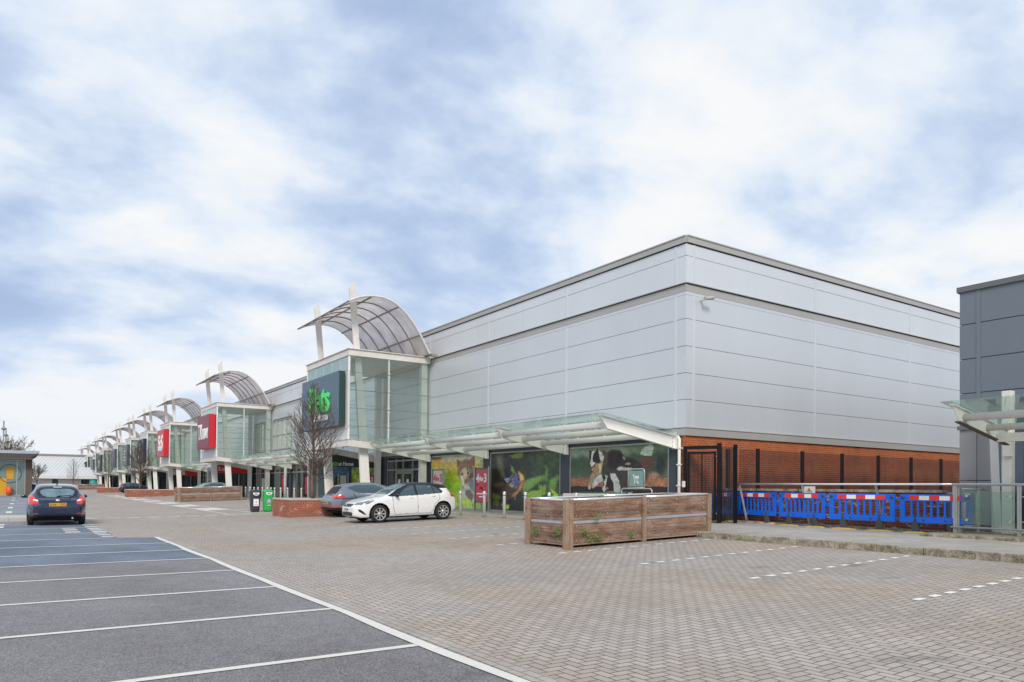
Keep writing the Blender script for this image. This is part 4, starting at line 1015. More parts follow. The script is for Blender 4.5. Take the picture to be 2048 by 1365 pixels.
# window graphics of the nearest lobby
def graphic(x0, x1, z0, z1, y, label, painter, name='window_graphic'):
    t = empty(name, ((x0 + x1) / 2, y, z0), 0, label, 'window graphic', 'printed window graphics beside the entrance')
    panel('picture', painter, M['paint'], lambda u, v: (x0 + (x1 - x0) * u, y, z1 + (z0 - z1) * v), t, None)
    return t
P = Painter(70, 90, 0, 100, 0, 160, 1.0)
P.fill(lambda x, y: grad(y, [(0, c8(78, 112, 140)), (70, c8(84, 130, 170)), (160, c8(52, 128, 190))]) * (0.85 + 0.3 * fbm(x / 12, y / 12, 3))[..., None])
P.warp(14, 1 / 8., 5)
P.poly([(20, 45), (45, 40), (50, 80), (35, 125), (25, 100)], c8(92, 76, 66), 5); P.poly([(70, 50), (92, 42), (98, 90), (85, 150), (72, 110)], c8(110, 92, 80), 5)
P.ell(10, 100, 14, 22, c8(150, 180, 215), 0.7); P.ell(60, 90, 8, 30, c8(150, 180, 215), 0.9)
graphic(15.05, 16.30, 0.45, 2.6, 41.6 + 0.02, 'blue window graphic of two animals under water, left of the leaning column', P)
P = Painter(60, 90, 0, 100, 0, 160, 1.0)
P.fill(lambda x, y: grad(y, [(0, c8(160, 178, 100)), (80, c8(176, 196, 80)), (160, c8(176, 196, 40))]) * (0.7 + 0.6 * fbm(x / 14, y / 14, 8))[..., None])
P.warp(18, 1 / 9., 9)
P.poly([(15, 80), (60, 120), (70, 160), (40, 150), (20, 110)], c8(90, 110, 40), 6); P.ell(60, 40, 16, 30, c8(110, 130, 60), 0.6)
graphic(16.45, 18.15, 0.45, 2.6, 41.6 + 0.02, 'lime green window graphic behind the leaning column', P)
box(16.3, 16.45, 41.57, 41.64, 0.35, 2.62).build('mullion_post', M['pilaster'], BA)


# ------------------------------------------------------------------ glass walkway canopies
def canopy(y0, y1, ys, label, detail=True, end_glass=(0.3, 0.3)):
    t = empty('walkway_canopy', (16.5, (y0 + y1) / 2, 2.9), 0, label, 'canopy', 'glass walkway canopies along the shopfronts')
    for yb in ys:
        m = MB(); m.prism([(14.86, 3.74), (15.14, 3.37), (18.12, 2.86), (18.26, 2.86), (18.26, 3.25), (18.12, 3.25)], 'y', yb - 0.012, yb + 0.012)
        m.bar((14.84, yb, 3.765), (18.16, yb, 3.262), 0.14, 0.022); m.bar((15.12, yb, 3.365), (18.14, yb, 2.845), 0.14, 0.022); m.bar((14.845, yb, 3.755), (15.125, yb, 3.375), 0.14, 0.022, (1, 0, 0.7))
        m.box(18.14, 18.25, yb - 0.1, yb + 0.1, 2.82, 3.29)
        br = m.build('bracket', M['white'], t)
        if detail:
            m = MB()
            for z in (2.93, 3.06, 3.18): m.lathe([(0, -0.03), (0.016, -0.03), (0.016, 0.03), (0, 0.03)], (18.05, yb, z), 8, 'y')
            m.build('bolt', M['rib'], br)
    tubes = [(15.2, 3.50, 0.105), (16.1, 3.36, 0.10), (17.0, 3.22, 0.10)]
    edges = [y0] + list(ys[1:-1] if len(ys) > 2 else []) + [y1]
    spans_ = list(zip(ys[:-1], ys[1:])) if detail else [(y0, y1)]
    for a, b_ in spans_:
        for x, z, r_ in tubes:
            m = MB(); m.tube([(x, a + 0.015, z), (x, b_ - 0.015, z)], r_, 12 if detail else 6); tb = m.build('tube', M['white'], t)
            if detail:
                nf = 4
                for k in range(nf):
                    yy = a + (b_ - a) * (k + 0.5) / nf; m = MB()
                    gzz = 3.80 - (x - 14.76) * 0.137
                    m.tube([(x, yy, z + r_ * 0.8), (x, yy, gzz - 0.12)], 0.03, 6)
                    for sx2, sy2 in ((-1, -1), (-1, 1), (1, -1), (1, 1)): m.tube([(x, yy, gzz - 0.13), (x + sx2 * 0.07, yy + sy2 * 0.09, gzz - 0.03 - sx2 * 0.01)], 0.013, 5)
                    m.build('glass_fitting', M['white'], tb)
    m = MB(); g0, g1 = y0 - end_glass[0], y1 + end_glass[1]; n = max(1, round((g1 - g0) / 1.5)); w = (g1 - g0) / n
    for k in range(n):
        a, b_ = g0 + k * w + 0.008, g0 + (k + 1) * w - 0.008
        m.prism([(14.74, 3.81), (16.5, 3.57), (16.5, 3.585), (14.74, 3.825)], 'y', a, b_); m.prism([(16.52, 3.567), (18.2, 3.34), (18.2, 3.355), (16.52, 3.582)], 'y', a, b_)
    m.build('glass_roof', M['canopy_glass'], t)
    m = MB(); m.box(18.12, 18.24, y0, y1, 3.28, 3.36); m.build('wall_gutter', M['white'], t)
    return t
canopy(17.23, 35.03, [17.23, 23.14, 29.15, 35.0], 'glass canopy on white brackets in front of the pet picture windows, nearest the camera', True, (0.28, -0.1))
canopy(41.62, 64.65, [41.72, 47.5, 53.2, 59.0, 64.6], 'glass canopy between the first and second entrance towers', True, (-0.1, -0.1))
canopy(71.3, 87.95, [71.4, 76.9, 82.4, 87.9], 'glass canopy between the second and third entrance towers', False, (-0.1, -0.1))
LBC = ['third and fourth', 'fourth and fifth', 'fifth and sixth', 'sixth and seventh', 'seventh and eighth', 'eighth and ninth', 'ninth and tenth']
for i in range(2, 9):
    a, b_ = TW[i][1] + 0.05, TW[i + 1][0] - 0.05; n = max(2, round((b_ - a) / 5.5) + 1)
    canopy(a, b_, [a + 0.1 + (b_ - a - 0.2) * k / (n - 1) for k in range(n)], 'glass canopy between the %s entrance towers' % LBC[i - 2], False, (-0.1, -0.1))
# slim round posts under the canopies beside the second tower
for y, lb in ((59.0, 'slim white round post under the canopy, nearest to the bins'), (53.2, 'slim white round post under the canopy right of the green bin')):
    m = MB(); m.tube([(17.75, y, 0.36), (17.75, y, 2.92)], 0.12, 14); o = m.build('canopy_post', M['white']); tag(o, lb, 'post', 'round posts under the canopy')

# rainwater pipe and camera
t = empty('downpipe', (18.2, 17.12, 0.38), 0, 'white rainwater pipe at the end of the canopy beside the brick corner', 'pipe')
m = MB(); m.tube([(18.2, 17.33, 3.25), (18.2, 17.12, 3.24), (18.2, 17.06, 3.15), (18.2, 17.06, 0.39)], 0.055, 10); m.build('pipe', M['white'], t)
for z in (0.9, 1.6, 2.3, 2.85):
    m = MB(); m.box(18.13, 18.295, 16.99, 17.13, z - 0.02, z + 0.02); m.build('pipe_clip', M['white'], t)
t = empty('security_camera', (19.1, 16.88, 7.86), 0, 'small security camera high on the side wall near the corner', 'camera')
m = MB(); m.bar((19.0, 16.86, 7.86), (19.0, 16.62, 7.88), 0.06, 0.06); m.build('bracket', M['steel'], t)
m = MB(); m.tube([(18.9, 16.60, 7.86), (19.25, 16.55, 7.92)], 0.065, 10); m.build('housing', M['kerb_light'], t)
# ------------------------------------------------------------------ second building on the right
t = empty('neighbour_unit', (24, -2, 0.4), 0, 'dark grey clad shop unit with glazed front at the right edge', 'shop building')
X2, YE = 20.5, 9.36
m = MB(); m.box(X2 + 0.05, 60, -25, YE - 0.05, 3.14, 6.72); m.box(X2 + 0.35, 60, -25, YE - 0.05, 0.2, 3.139); m.build('wall_core', M['seam'], t)
m = MB()
for z0, z1 in ((3.205, 4.04), (4.062, 4.94), (4.962, 5.85), (5.872, 6.70)):
    cuts = [YE, 8.9, 2.9, -3.1, -9.1, -25]
    for a, b_ in zip(cuts[:-1], cuts[1:]): m.box(X2, X2 + 0.05, b_ + 0.004, a - 0.004, z0, z1)
    m.box(X2 + 0.05, 59.9, YE - 0.05, YE, z0, z1)
m.build('cladding', M['u2'], t)
m = MB()
for y in (8.9, 2.9, -3.1): m.box(X2 - 0.012, X2 + 0.02, y - 0.05, y + 0.05, 3.21, 6.7)
m.build('cover_strip', M['u2'], t)
m = MB(); m.box(X2 - 0.06, 60, -25, YE + 0.05, 6.722, 6.86); m.box(X2 - 0.03, X2 + 0.3, -25, YE + 0.03, 6.70, 6.721); m.box(X2 - 0.05, X2 + 0.3, 8.35, YE + 0.04, 3.10, 3.2)
m.build('coping', M['u2trim'], t)
m = MB()
for z0, z1 in ((0.4, 1.765), (1.785, 3.09)): m.box(X2, X2 + 0.1, 8.95, YE, z0, z1); m.box(X2 + 0.012, X2 + 0.1, 8.62, 8.94, z0, z1); m.box(X2 + 0.1, 59, YE - 0.1, YE, z0, z1)
m.build('base_panel', M['u2low'], t)
m = MB(); m.box(X2 + 0.1, X2 + 0.12, -24, 8.62, 0.5, 3.95 - 0.82); m.build('shop_glazing', M['blue_glass'], t)
m = MB()
for y in (8.56, 7.2, 5.9, 4.6, 3.3): m.box(X2 + 0.03, X2 + 0.15, y - 0.05, y + 0.05, 0.4, 3.13)
m.box(X2 + 0.04, X2 + 0.14, -24, 8.5, 0.42, 0.52); m.box(X2 + 0.04, X2 + 0.14, -24, 8.5, 3.06, 3.13)
m.build('glazing_frame', M['white'], t)
t = empty('entrance_column', (20.0, 7.95, 0.41), 0, 'broad rust streaked white column at the right edge, rising through the glass canopy', 'column')
m = MB(); m.box(19.88, 20.08, 7.90, 8.12, 0.41, 3.95); m.build('shaft', M['white_dirty'], t, bevel=0.015)
m = MB(); m.box(19.80, 19.88, 7.84, 8.06, 2.35, 2.75); m.build('bracket_plate', M['white_dirty'], t)
m = MB(); m.prism([(20.28, 0.41), (20.42, 0.41), (20.36, 3.3), (20.22, 3.3)], 'x', 0, 0) if False else m.bar((20.3, 8.38, 0.41), (20.25, 8.46, 3.4), 0.14, 0.16)
tag(m.build('leaning_post', M['white']), 'slim leaning white post beside the dark cladding at the right edge', 'post')
t = empty('walkway_canopy', (18.4, 4, 2.8), 0, 'glass canopy on a rusty edged white bracket at the right edge', 'canopy', 'glass walkway canopies along the shopfronts')
for yb in (7.88, 2.0):
    m = MB(); m.prism([(16.95, 3.38), (17.20, 3.04), (19.60, 2.63), (19.60, 2.96)], 'y', yb - 0.012, yb + 0.012)
    m.bar((16.93, yb, 3.395), (19.60, yb, 2.97), 0.12, 0.02)
    m.build('bracket', M['white'], t)
    m = MB(); m.bar((17.17, yb, 3.035), (19.58, yb, 2.615), 0.12, 0.025); m.build('bottom_flange', M['brown'], t)
for x, z, r_ in ((17.45, 3.14, 0.085), (18.55, 2.97, 0.075)):
    m = MB(); m.tube([(x, -12, z), (x, 7.86, z)], r_, 12); m.build('tube', M['white_dirty'], t)
m = MB(); m.box(19.0, 19.12, -12, 7.86, 2.66, 2.86); m.build('edge_beam', M['white_dirty'], t)
m = MB()
for k in range(13): m.prism([(16.85, 3.46), (19.8, 2.98), (19.8, 2.995), (16.85, 3.475)], 'y', 8.10 - (k + 1) * 1.6 + 0.01, 8.10 - k * 1.6)
m.build('glass_roof', M['canopy_glass'], t)

# ------------------------------------------------------------------ service alley between the two buildings
def mat_mesh(name, ax):
    b = NB(name); v = b.obj(); sp = b.n('ShaderNodeSeparateXYZ'); b.put(v, sp.inputs[0])
    u = sp.outputs['XYZ'.index(ax)]; z = sp.outputs[2]
    fu = b.math('FRACT', b.math('DIVIDE', u, 0.040)); fz = b.math('FRACT', b.math('DIVIDE', z, 0.076))
    w = b.math('MAXIMUM', b.math('LESS_THAN', fu, 0.44), b.math('LESS_THAN', fz, 0.14))
    tr = b.n('ShaderNodeBsdfTransparent'); bs = b.bsdf((0.02, 0.017, 0.02), 0.5)
    mx_ = b.n('ShaderNodeMixShader'); b.put(w, mx_.inputs[0]); b.t.links.new(tr.outputs[0], mx_.inputs[1]); b.t.links.new(bs, mx_.inputs[2])
    return b.done(mx_.outputs[0])
M['mesh_x'] = mat_mesh('welded_mesh_x', 'X'); M['mesh_y'] = mat_mesh('welded_mesh_y', 'Y')
m = MB(); m.box(19.95, 60, YE + 0.06, 16.88, 0.3, 1.42); solid(m.build('alley', M['asphalt']))
t = empty('retaining_wall', (19.85, 13, 0.41), 0, 'low stained brick wall with white salt marks behind the blue barriers', 'wall')
m = MB(); m.box(19.74, 19.95, YE + 0.05, 16.86, 0.35, 1.44); m.build('brickwork', M['brick_low'], t)
m = MB(); y = YE + 0.05
while y < 16.8: m.box(19.68, 20.0, y, min(y + 0.595, 16.86), 1.441, 1.52); y += 0.6
m.build('coping', M['kerb'], t, bevel=0.008)
m = MB(); m.box(19.45, 19.739, YE, 15.9, 0.40, 0.475); m.build('footing', M['kerb'], t, bevel=0.01)
t = empty('mesh_fence', (28, 16.0, 1.42), 0, 'black welded mesh fence with square posts in front of the brick side wall', 'fence')
for x in (20.91, 23.41, 25.9, 28.4, 30.9, 33.4, 35.9, 38.4, 40.9): box(x - 0.05, x + 0.05, 15.96, 16.06, 1.42, 2.88).build('post', M['black'], t)
m = MB()
xs = [19.85, 20.91, 23.41, 25.9, 28.4, 30.9, 33.4, 35.9, 38.4, 40.9]
for a, b_ in zip(xs[:-1], xs[1:]): m.add([(a, 15.95, 1.45), (b_, 15.95, 1.45), (b_, 15.95, 2.84), (a, 15.95, 2.84)], [(0, 1, 2, 3)])
m.build('mesh_panel', M['mesh_x'], t, recalc=False)
t = empty('mesh_fence', (19.2, 15.8, 0.41), 0, 'short return of black mesh fencing with two tall posts beside the gate', 'fence')
box(18.98, 19.07, 15.38, 15.47, 0.405, 2.93).build('post', M['black'], t); box(19.74, 19.84, 16.3, 16.4, 1.52, 2.86).build('post', M['black'], t)
m = MB(); m.add([(18.78, 15.84, 0.5), (19.02, 15.43, 0.5), (19.02, 15.43, 2.86), (18.78, 15.84, 2.86)], [(0, 1, 2, 3)])
m.add([(19.03, 15.43, 0.5), (19.6, 16.2, 0.5), (19.6, 16.2, 2.84), (19.03, 15.43, 2.84)], [(0, 1, 2, 3)]); m.build('mesh_panel', M['mesh_y'], t, recalc=False)
t = empty('security_gate', (18.52, 16.25, 0.40), 0, 'tall black steel gate with mesh infill at the brick corner', 'gate')
ga, gb = Vector((18.23, 16.82, 0)), Vector((18.73, 15.82, 0)); gd = (gb - ga).normalized()
def gp(s_, z): p = ga + gd * s_; return (p.x, p.y, z)
gl = (gb - ga).length
m = MB(); m.bar(gp(0, 0.39), gp(0, 2.9), 0.10, 0.10, gd); m.bar(gp(gl, 0.39), gp(gl, 2.98), 0.13, 0.13, gd); m.bar(gp(-0.03, 2.85), gp(gl, 2.85), 0.08, 0.11); m.build('gate_frame', M['black'], t)
m = MB(); m.bar(gp(0.12, 0.5), gp(0.12, 2.7), 0.05, 0.06, gd); m.bar(gp(gl - 0.14, 0.5), gp(gl - 0.14, 2.7), 0.05, 0.07, gd); m.bar(gp(0.1, 2.68), gp(gl - 0.1, 2.68), 0.05, 0.07); m.bar(gp(0.1, 0.5), gp(gl - 0.1, 0.5), 0.05, 0.06); m.bar(gp(0.55, 0.5), gp(0.55, 2.68), 0.03, 0.03, gd)
lf = m.build('gate_leaf', M['black'], t)
m = MB(); m.add([gp(0.12, 0.52), gp(gl - 0.14, 0.52), gp(gl - 0.14, 2.66), gp(0.12, 2.66)], [(0, 1, 2, 3)]); m.build('mesh_infill', M['mesh_y'], lf, recalc=False)
m = MB(); m.box(18.13, 18.17, 16.76, 16.86, 1.55, 1.75); m.build('lock_plate', M['signwhite'], t)
m = MB(); 
for z in (0.7, 2.55): m.tube([gp(gl - 0.1, z), gp(gl - 0.02, z)], 0.03, 8)
m.build('hinge', M['steel'], t)

# handrail and balustrade
t = empty('handrail', (19.3, 12.5, 0.41), 0, 'long polished steel handrail on slanted posts behind the blue barriers', 'handrail')
m = MB(); m.tube([(19.2, 15.5, 1.665), (19.2, 12.0, 1.66), (19.12, 8.9, 1.665)], 0.03, 10); m.build('rail', M['rail'], t)
for y in (15.42, 13.15, 10.9): m = MB(); m.bar((19.62, y, 0.41), (19.22, y, 1.64), 0.012, 0.09, (0, 1, 0)) if False else m.bar((19.62, y, 0.41), (19.22, y, 1.64), 0.03, 0.07, (1, 0, 0)); m.build('post', M['galv'], t)
m = MB(); m.box(18.05, 21.0, -22, 9.15, 0.35, 0.475); solid(m.build('raised_kerb', M['kerb'], bevel=0.012))
t = empty('glass_balustrade', (19.1, 6, 0.48), 0, 'steel balustrade with clear glass panels at the right edge', 'balustrade')
m = MB(); m.tube([(19.1, 8.88, 1.66), (19.1, -6, 1.66)], 0.032, 12); m.build('top_rail', M['rail'], t)
m = MB(); m.tube([(19.05, 8.9, 0.62), (19.05, -6, 0.62)], 0.022, 10); m.build('bottom_rail', M['rail'], t)
for y in (8.82, 7.43, 6.04, 4.65): m = MB(); m.box(19.09, 19.105 + 0.01, y - 0.045, y + 0.045, 0.475, 1.64); m.box(19.05, 19.09, y - 0.008, y + 0.008, 0.475, 1.64); m.build('post', M['galv'], t)
box(19.13, 19.28, 8.74, 8.90, 0.475, 1.62).build('end_post', M['galv'], t)
for a, b_ in ((7.52, 8.68), (6.13, 7.33), (4.74, 5.94)): box(19.10, 19.112, a, b_, 0.70, 1.5).build('glass_panel', M['glass_clear'], t)
for y in (8.55, 7.6, 7.26, 6.25):
    for z in (0.8, 1.38): m = MB(); m.tube([(19.06, y, z), (19.14, y, z)], 0.032, 12); m.box(19.115, 19.13, min(y, y + 0.12), max(y, y + 0.12), z - 0.012, z + 0.012); m.build('clamp', M['galv'], t)
t = empty('glass_balustrade', (19.8, 8.9, 0.48), 0, 'short return of glass balustrade running back to the dark wall', 'balustrade')
m = MB(); m.tube([(19.3, 8.95, 1.55), (20.45, 8.75, 1.55)], 0.025, 10); m.build('top_rail', M['rail'], t); m = MB(); m.tube([(19.3, 8.95, 0.62), (20.45, 8.75, 0.62)], 0.02, 8); m.build('bottom_rail', M['rail'], t)
for x, y in ((19.6, 8.9), (20.25, 8.78)): box(x - 0.05, x + 0.05, y - 0.03, y + 0.03, 0.475, 1.55).build('post', M['galv'], t)
m = MB(); m.add([(19.35, 8.93, 0.7), (20.2, 8.8, 0.7), (20.2, 8.8, 1.45), (19.35, 8.93, 1.45)], [(0, 1, 2, 3)]); m.build('glass_panel', M['glass_clear'], t)
t = empty('warning_plate', (19.5, 13.03, 1.41), 0, 'pale plate with a yellow warning triangle on the low wall', 'sign')
box(19.45, 19.47, 12.88, 13.24, 1.39, 1.60).build('plate', M['plate_w'], t)
m = MB(); m.prism([(12.96, 1.44), (13.16, 1.44), (13.06, 1.58)], 'x', 19.440, 19.448); tr_ = m.build('triangle', M['yellow'], t)
m = MB(); m.prism([(13.04, 1.46), (13.055, 1.46), (13.07, 1.50), (13.06, 1.50), (13.08, 1.55), (13.055, 1.515)], 'x', 19.432, 19.439); m.build('bolt_mark', M['char'], tr_)

# blue barriers: local x along the barrier, z up
def barrier_proto():
    t = empty('barrier', (0, 0, 0)); L = 1.75
    m = MB(); y0, y1 = -0.03, 0.03
    m.box(0.05, L - 0.05, y0, y1, 0.27, 0.42); m.box(0.05, L - 0.05, y0, y1, 0.83, 1.0)
    m.box(0.05, 0.17, y0, y1, 0.421, 0.829); m.box(L - 0.17, L - 0.05, y0, y1, 0.421, 0.829)
    n = 9; w = (L - 0.34) / n
    for k in range(1, n):
        x = 0.17 + k * w; m.box(x - 0.024, x + 0.024, -0.022, 0.022, 0.421, 0.829)
        for z, s_ in ((0.43, 1), (0.82, -1)): m.prism([(x - 0.045, z), (x + 0.045, z), (x, z + 0.07 * s_)], 'y', -0.020, 0.020)
    for a, b_ in ((0.0, 0.05), (L - 0.05, L)): m.box(a, b_, -0.02, 0.02, 0.62, 0.72); m.box(a, b_, -0.02, 0.02, 0.34, 0.38); m.box(a, b_, -0.02, 0.02, 0.86, 0.9)
    m.build('panel', M['bluepl'], t, local=True, bevel=0.006)
    m = MB()
    for x in (0.12, L - 0.12): m.lathe([(0, -0.036), (0.045, -0.036), (0.045, 0.036), (0, 0.036)], (x, 0, 0.915), 14, 'y')
    for x in (0.62, L - 0.62): m.lathe([(0, -0.036), (0.03, -0.036), (0.03, 0.036), (0, 0.036)], (x, 0, 0.34), 12, 'y')
    m.build('moulded_hole', M['blueband'], t, local=True)
    for k in range(5):
        w5 = (L - 0.56) / 5; box(0.28 + k * w5, 0.28 + (k + 1) * w5 - 0.001, -0.036, 0.036, 0.855, 0.965).build('reflective_strip', M['red'] if k % 2 == 0 else M['whitep'], t, local=True)
    for x in (0.42, L - 0.42):
        m = MB(); m.prism([(x - 0.075, 0.03), (x + 0.075, 0.03), (x + 0.07, 0.26), (x + 0.03, 0.31), (x, 0.44), (x - 0.03, 0.31), (x - 0.07, 0.26)], 'y', -0.05, 0.05)
        ft = m.build('foot', M['rubber'], t, local=True)
        m = MB(); m.prism([(x - 0.3, 0.0), (x + 0.3, 0.0), (x + 0.28, 0.025), (x + 0.12, 0.045), (x - 0.12, 0.045), (x - 0.28, 0.025)], 'y', -0.07, 0.07); m.build('foot_base', M['yellow'], ft, local=True)
    return t
bp = barrier_proto()
BR = [((19.68, 15.9), (19.40, 14.12), 'leftmost full blue barrier with red and white strip, just right of the mesh fence'), ((19.38, 14.08), (19.17, 12.3), 'second blue barrier from the left, below the warning plate'),
      ((19.13, 12.26), (19.15, 10.27), 'third blue barrier from the left'), ((19.12, 10.23), (19.17, 8.42), 'rightmost blue barrier, its end seen through the glass balustrade')]
for i, (a, b_, lb) in enumerate(BR):
    o = bp if i == 0 else copy_tree(bp)
    d = Vector((b_[0] - a[0], b_[1] - a[1])); o.location = (a[0], a[1], 0.406); o.rotation_euler = (0, 0, math.atan2(d.y, d.x)); s_ = d.length / 1.75; o.scale = (s_, 1, 1)
    tag(o, lb, 'barrier', 'blue plastic barriers along the low wall')
o = copy_tree(bp); o.location = (19.35, 16.72, 0.406); o.rotation_euler = (0, 0, math.atan2(-0.75, 0.32)); o.scale = (0.46, 1, 1); tag(o, 'short blue barrier half hidden behind the black mesh beside the gate', 'barrier', 'blue plastic barriers along the low wall')

# ------------------------------------------------------------------ timber trolley enclosures
def enclosure(cy, label, detail=True):
    """long timber-sided trolley bay; follows the fall of the paving"""
    dy = cy - 12.83
    t = empty('trolley_bay', (12.5, cy + 0.8, 0.21), 0, label, 'trolley bay', 'timber sided trolley bays')
    x0, x1, ya, yb = 10.2, 14.83, 12.86 + dy, 14.42 + dy
    sh = lambda x: 0.14 + 0.03 * (x - 10.18)
    def slab(m, xa, xb, y0, y1, z0, z1):
        za, zb = sh(xa), sh(xb)
        m.add([(xa, y0, za + z0), (xb, y0, zb + z0), (xb, y1, zb + z0), (xa, y1, za + z0), (xa, y0, za + z1), (xb, y0, zb + z1), (xb, y1, zb + z1), (xa, y1, za + z1)],
              [(0, 3, 2, 1), (4, 5, 6, 7), (0, 1, 5, 4), (1, 2, 6, 5), (2, 3, 7, 6), (3, 0, 4, 7)])
    zs = [0.10, 0.265, 0.43, 0.585, 0.655, 0.82, 0.985, 1.055]
    planks = [(0.10, 0.243), (0.249, 0.392), (0.398, 0.528), (0.612, 0.757), (0.763, 0.908), (0.914, 1.05)]
    for yy in (ya, yb - 0.05):
        for xa, xb in ((x0 + 0.12, 12.43), (12.56, x1 - 0.1)):
            m = MB()
            for a, b_ in planks: slab(m, xa, xb, yy + random.uniform(0, .004), yy + 0.045, a, b_)
            pn = m.build('side_panel', M['wood'], t, bevel=0.003)
            m = MB(); slab(m, xa, xb, yy + 0.01, yy + 0.035, 0.53, 0.61); slab(m, xa, xb, yy - 0.012, yy + 0.05, 0.545, 0.595); m.build('metal_strip', M['zinc'], pn)
            m = MB(); slab(m, xa, xb, yy - 0.02, yy + 0.055, 0.062, 0.094); m.build('bottom_rail', M['wood_post'], pn)
            if detail and yy == ya:
                m = MB()
                for xx in (xa + 0.12, (xa + xb) / 2, xb - 0.12):
                    for zz in (0.18, 0.5, 0.74, 0.87, 0.99):
                        zz2 = zz + sh(xx) + random.uniform(-.01, .01); m.lathe([(0, -0.008), (0.011, -0.004), (0.011, 0.0)], (xx + random.uniform(-.02, .02), yy + 0.001, zz2), 6, 'y')
                m.build('screw', M['steel'], pn)
            m = MB(); z_ = 1.085; m.tube([(xa - 0.06, yy + 0.02, sh(xa) + z_), (xb + 0.05, yy + 0.02, sh(xb) + z_)], 0.028, 8); m.build('top_rail', M['rail'], t)
    for xx in (x0, x1 - 0.05):
        m = MB()
        for a, b_ in planks: m.box(xx + random.uniform(0, .004), xx + 0.045, ya + 0.15, yb - 0.14, sh(xx) + a, sh(xx) + b_)
        pn = m.build('end_panel', M['wood_y'], t, bevel=0.003)
        m = MB(); m.box(xx - 0.012, xx + 0.05, ya + 0.15, yb - 0.14, sh(xx) + 0.545, sh(xx) + 0.595); m.box(xx + 0.01, xx + 0.04, ya + 0.15, yb - 0.14, sh(xx) + 0.53, sh(xx) + 0.61); m.build('metal_strip', M['zinc'], pn)
        m = MB(); m.box(xx - 0.02, xx + 0.055, ya + 0.15, yb - 0.14, sh(xx) + 0.062, sh(xx) + 0.094); m.build('bottom_rail', M['wood_post'], pn)
        if detail:
            m = MB()
            for yy in (ya + 0.25, (ya + yb) / 2, yb - 0.25):
                for zz in (0.74, 0.87, 0.99): m.lathe([(0, -0.008), (0.011, -0.004), (0.011, 0.0)], (xx + 0.001, yy, zz + sh(xx)), 6, 'x')
            m.build('screw', M['steel'], pn)
        m = MB(); m.tube([(xx + 0.02, ya, sh(xx) + 1.085), (xx + 0.02, yb, sh(xx) + 1.085)], 0.028, 8); m.build('top_rail', M['rail'], t)
    for xx, yy, w in ((x0 + 0.0, ya + 0.02, 0.20), (x0, yb - 0.02, 0.14), (12.495, ya + 0.01, 0.10), (12.495, yb - 0.01, 0.10), (x1 - 0.02, ya + 0.02, 0.12), (x1 - 0.02, yb - 0.02, 0.12)):
        m = MB(); n = 2 if w > 0.1 else 2; hw = w / 2
        m.box(xx - hw, xx - 0.003, yy - 0.07, yy + 0.07, sh(xx) + 0.0, sh(xx) + 1.10); m.box(xx + 0.003, xx + hw, yy - 0.075, yy + 0.07, sh(xx) + 0.0, sh(xx) + 1.105)
        m.build('post', M['wood_post'], t, bevel=0.006)
    m = MB(); slab(m, x0 + 0.1, x1 - 0.1, ya + 0.1, yb - 0.1, 0.05, 0.07); m.build('floor', M['soil'], t)
    return t
EN = enclosure(12.83, 'large weathered timber trolley bay with steel top rails, nearest the camera')
for cy, lb in ((60.9, 'second timber trolley bay, in front of the second tower'), (176.5, 'far timber trolley bay near the end of the parade')):
    c = copy_tree(EN); c.location = (12.5, cy + 0.8, 0.21); c['label'] = lb
def weeds(name, cx, cy, cz, nx, ny, w, h, label, n=70, seed=1):
    rr = random.Random(seed); m = MB()
    for k in range(n):
        u = rr.gauss(0, w / 2.6); v = rr.gauss(0, h / 2.6); o = abs(rr.gauss(0.0, 0.03)) + 0.005
        px_ = cx + (-ny) * u + nx * o; py_ = cy + nx * u + ny * o; pz_ = cz + v; s_ = rr.uniform(0.013, 0.027)
        a = Vector((rr.uniform(-1, 1), rr.uniform(-1, 1), rr.uniform(-.3, 1))).normalized() * s_ * 1.7; b_ = a.orthogonal().normalized() * s_ * 0.6; p = Vector((px_, py_, pz_))
        m.add([p, p + a * 0.5 + b_, p + a, p + a * 0.5 - b_], [(0, 1, 2, 3)])
    o = m.build(name, M['leaf'], recalc=False); return tag(o, label, 'weed', 'weeds growing from the timber trolley bay')
zz_ = 12.79
for i, (x, z, w, h, lb) in enumerate(((10.95, 0.85, 0.12, 0.16, 'small weed high on the long side of the timber bay'), (10.61, 0.52, 0.15, 0.10, 'weed beside the rust stain, just right of the corner post'),
        (10.76, 0.35, 0.30, 0.12, 'widest green weed low on the long side of the timber bay'), (11.02, 0.36, 0.22, 0.13, 'bright weed just right of the widest low weed'), (12.04, 0.40, 0.10, 0.09, 'small yellowish weed near the middle post of the timber bay'))):
    weeds('weed', x, zz_, z, 0, -1, w, h, lb, 90 if w > .14 else 45, i)
for i, (y, z, lb) in enumerate(((14.05, 0.46, 'green weed on the short end of the timber bay, far side'), (13.2, 0.48, 'green weed on the short end of the timber bay, next to the corner post'))): weeds('weed', 10.17, y, z, -1, 0, 0.24, 0.19, lb, 110, 20 + i)
m = MB(); rr = random.Random(4)
for k in range(260):
    x = 10.1 + abs(rr.gauss(0, 0.5)) - rr.random() * 0.3; y = 12.62 + rr.gauss(0, 0.09); s_ = rr.uniform(0.006, 0.018); z = gz(x) + 0.002
    m.box(x, x + s_ * 1.5, y, y + s_, z, z + s_ * 0.6)
tag(m.build('wood_chips', M['wood_post'], recalc=False), 'scattered pale wood chips on the paving below the timber bay', 'debris', kind='stuff')
m = MB()
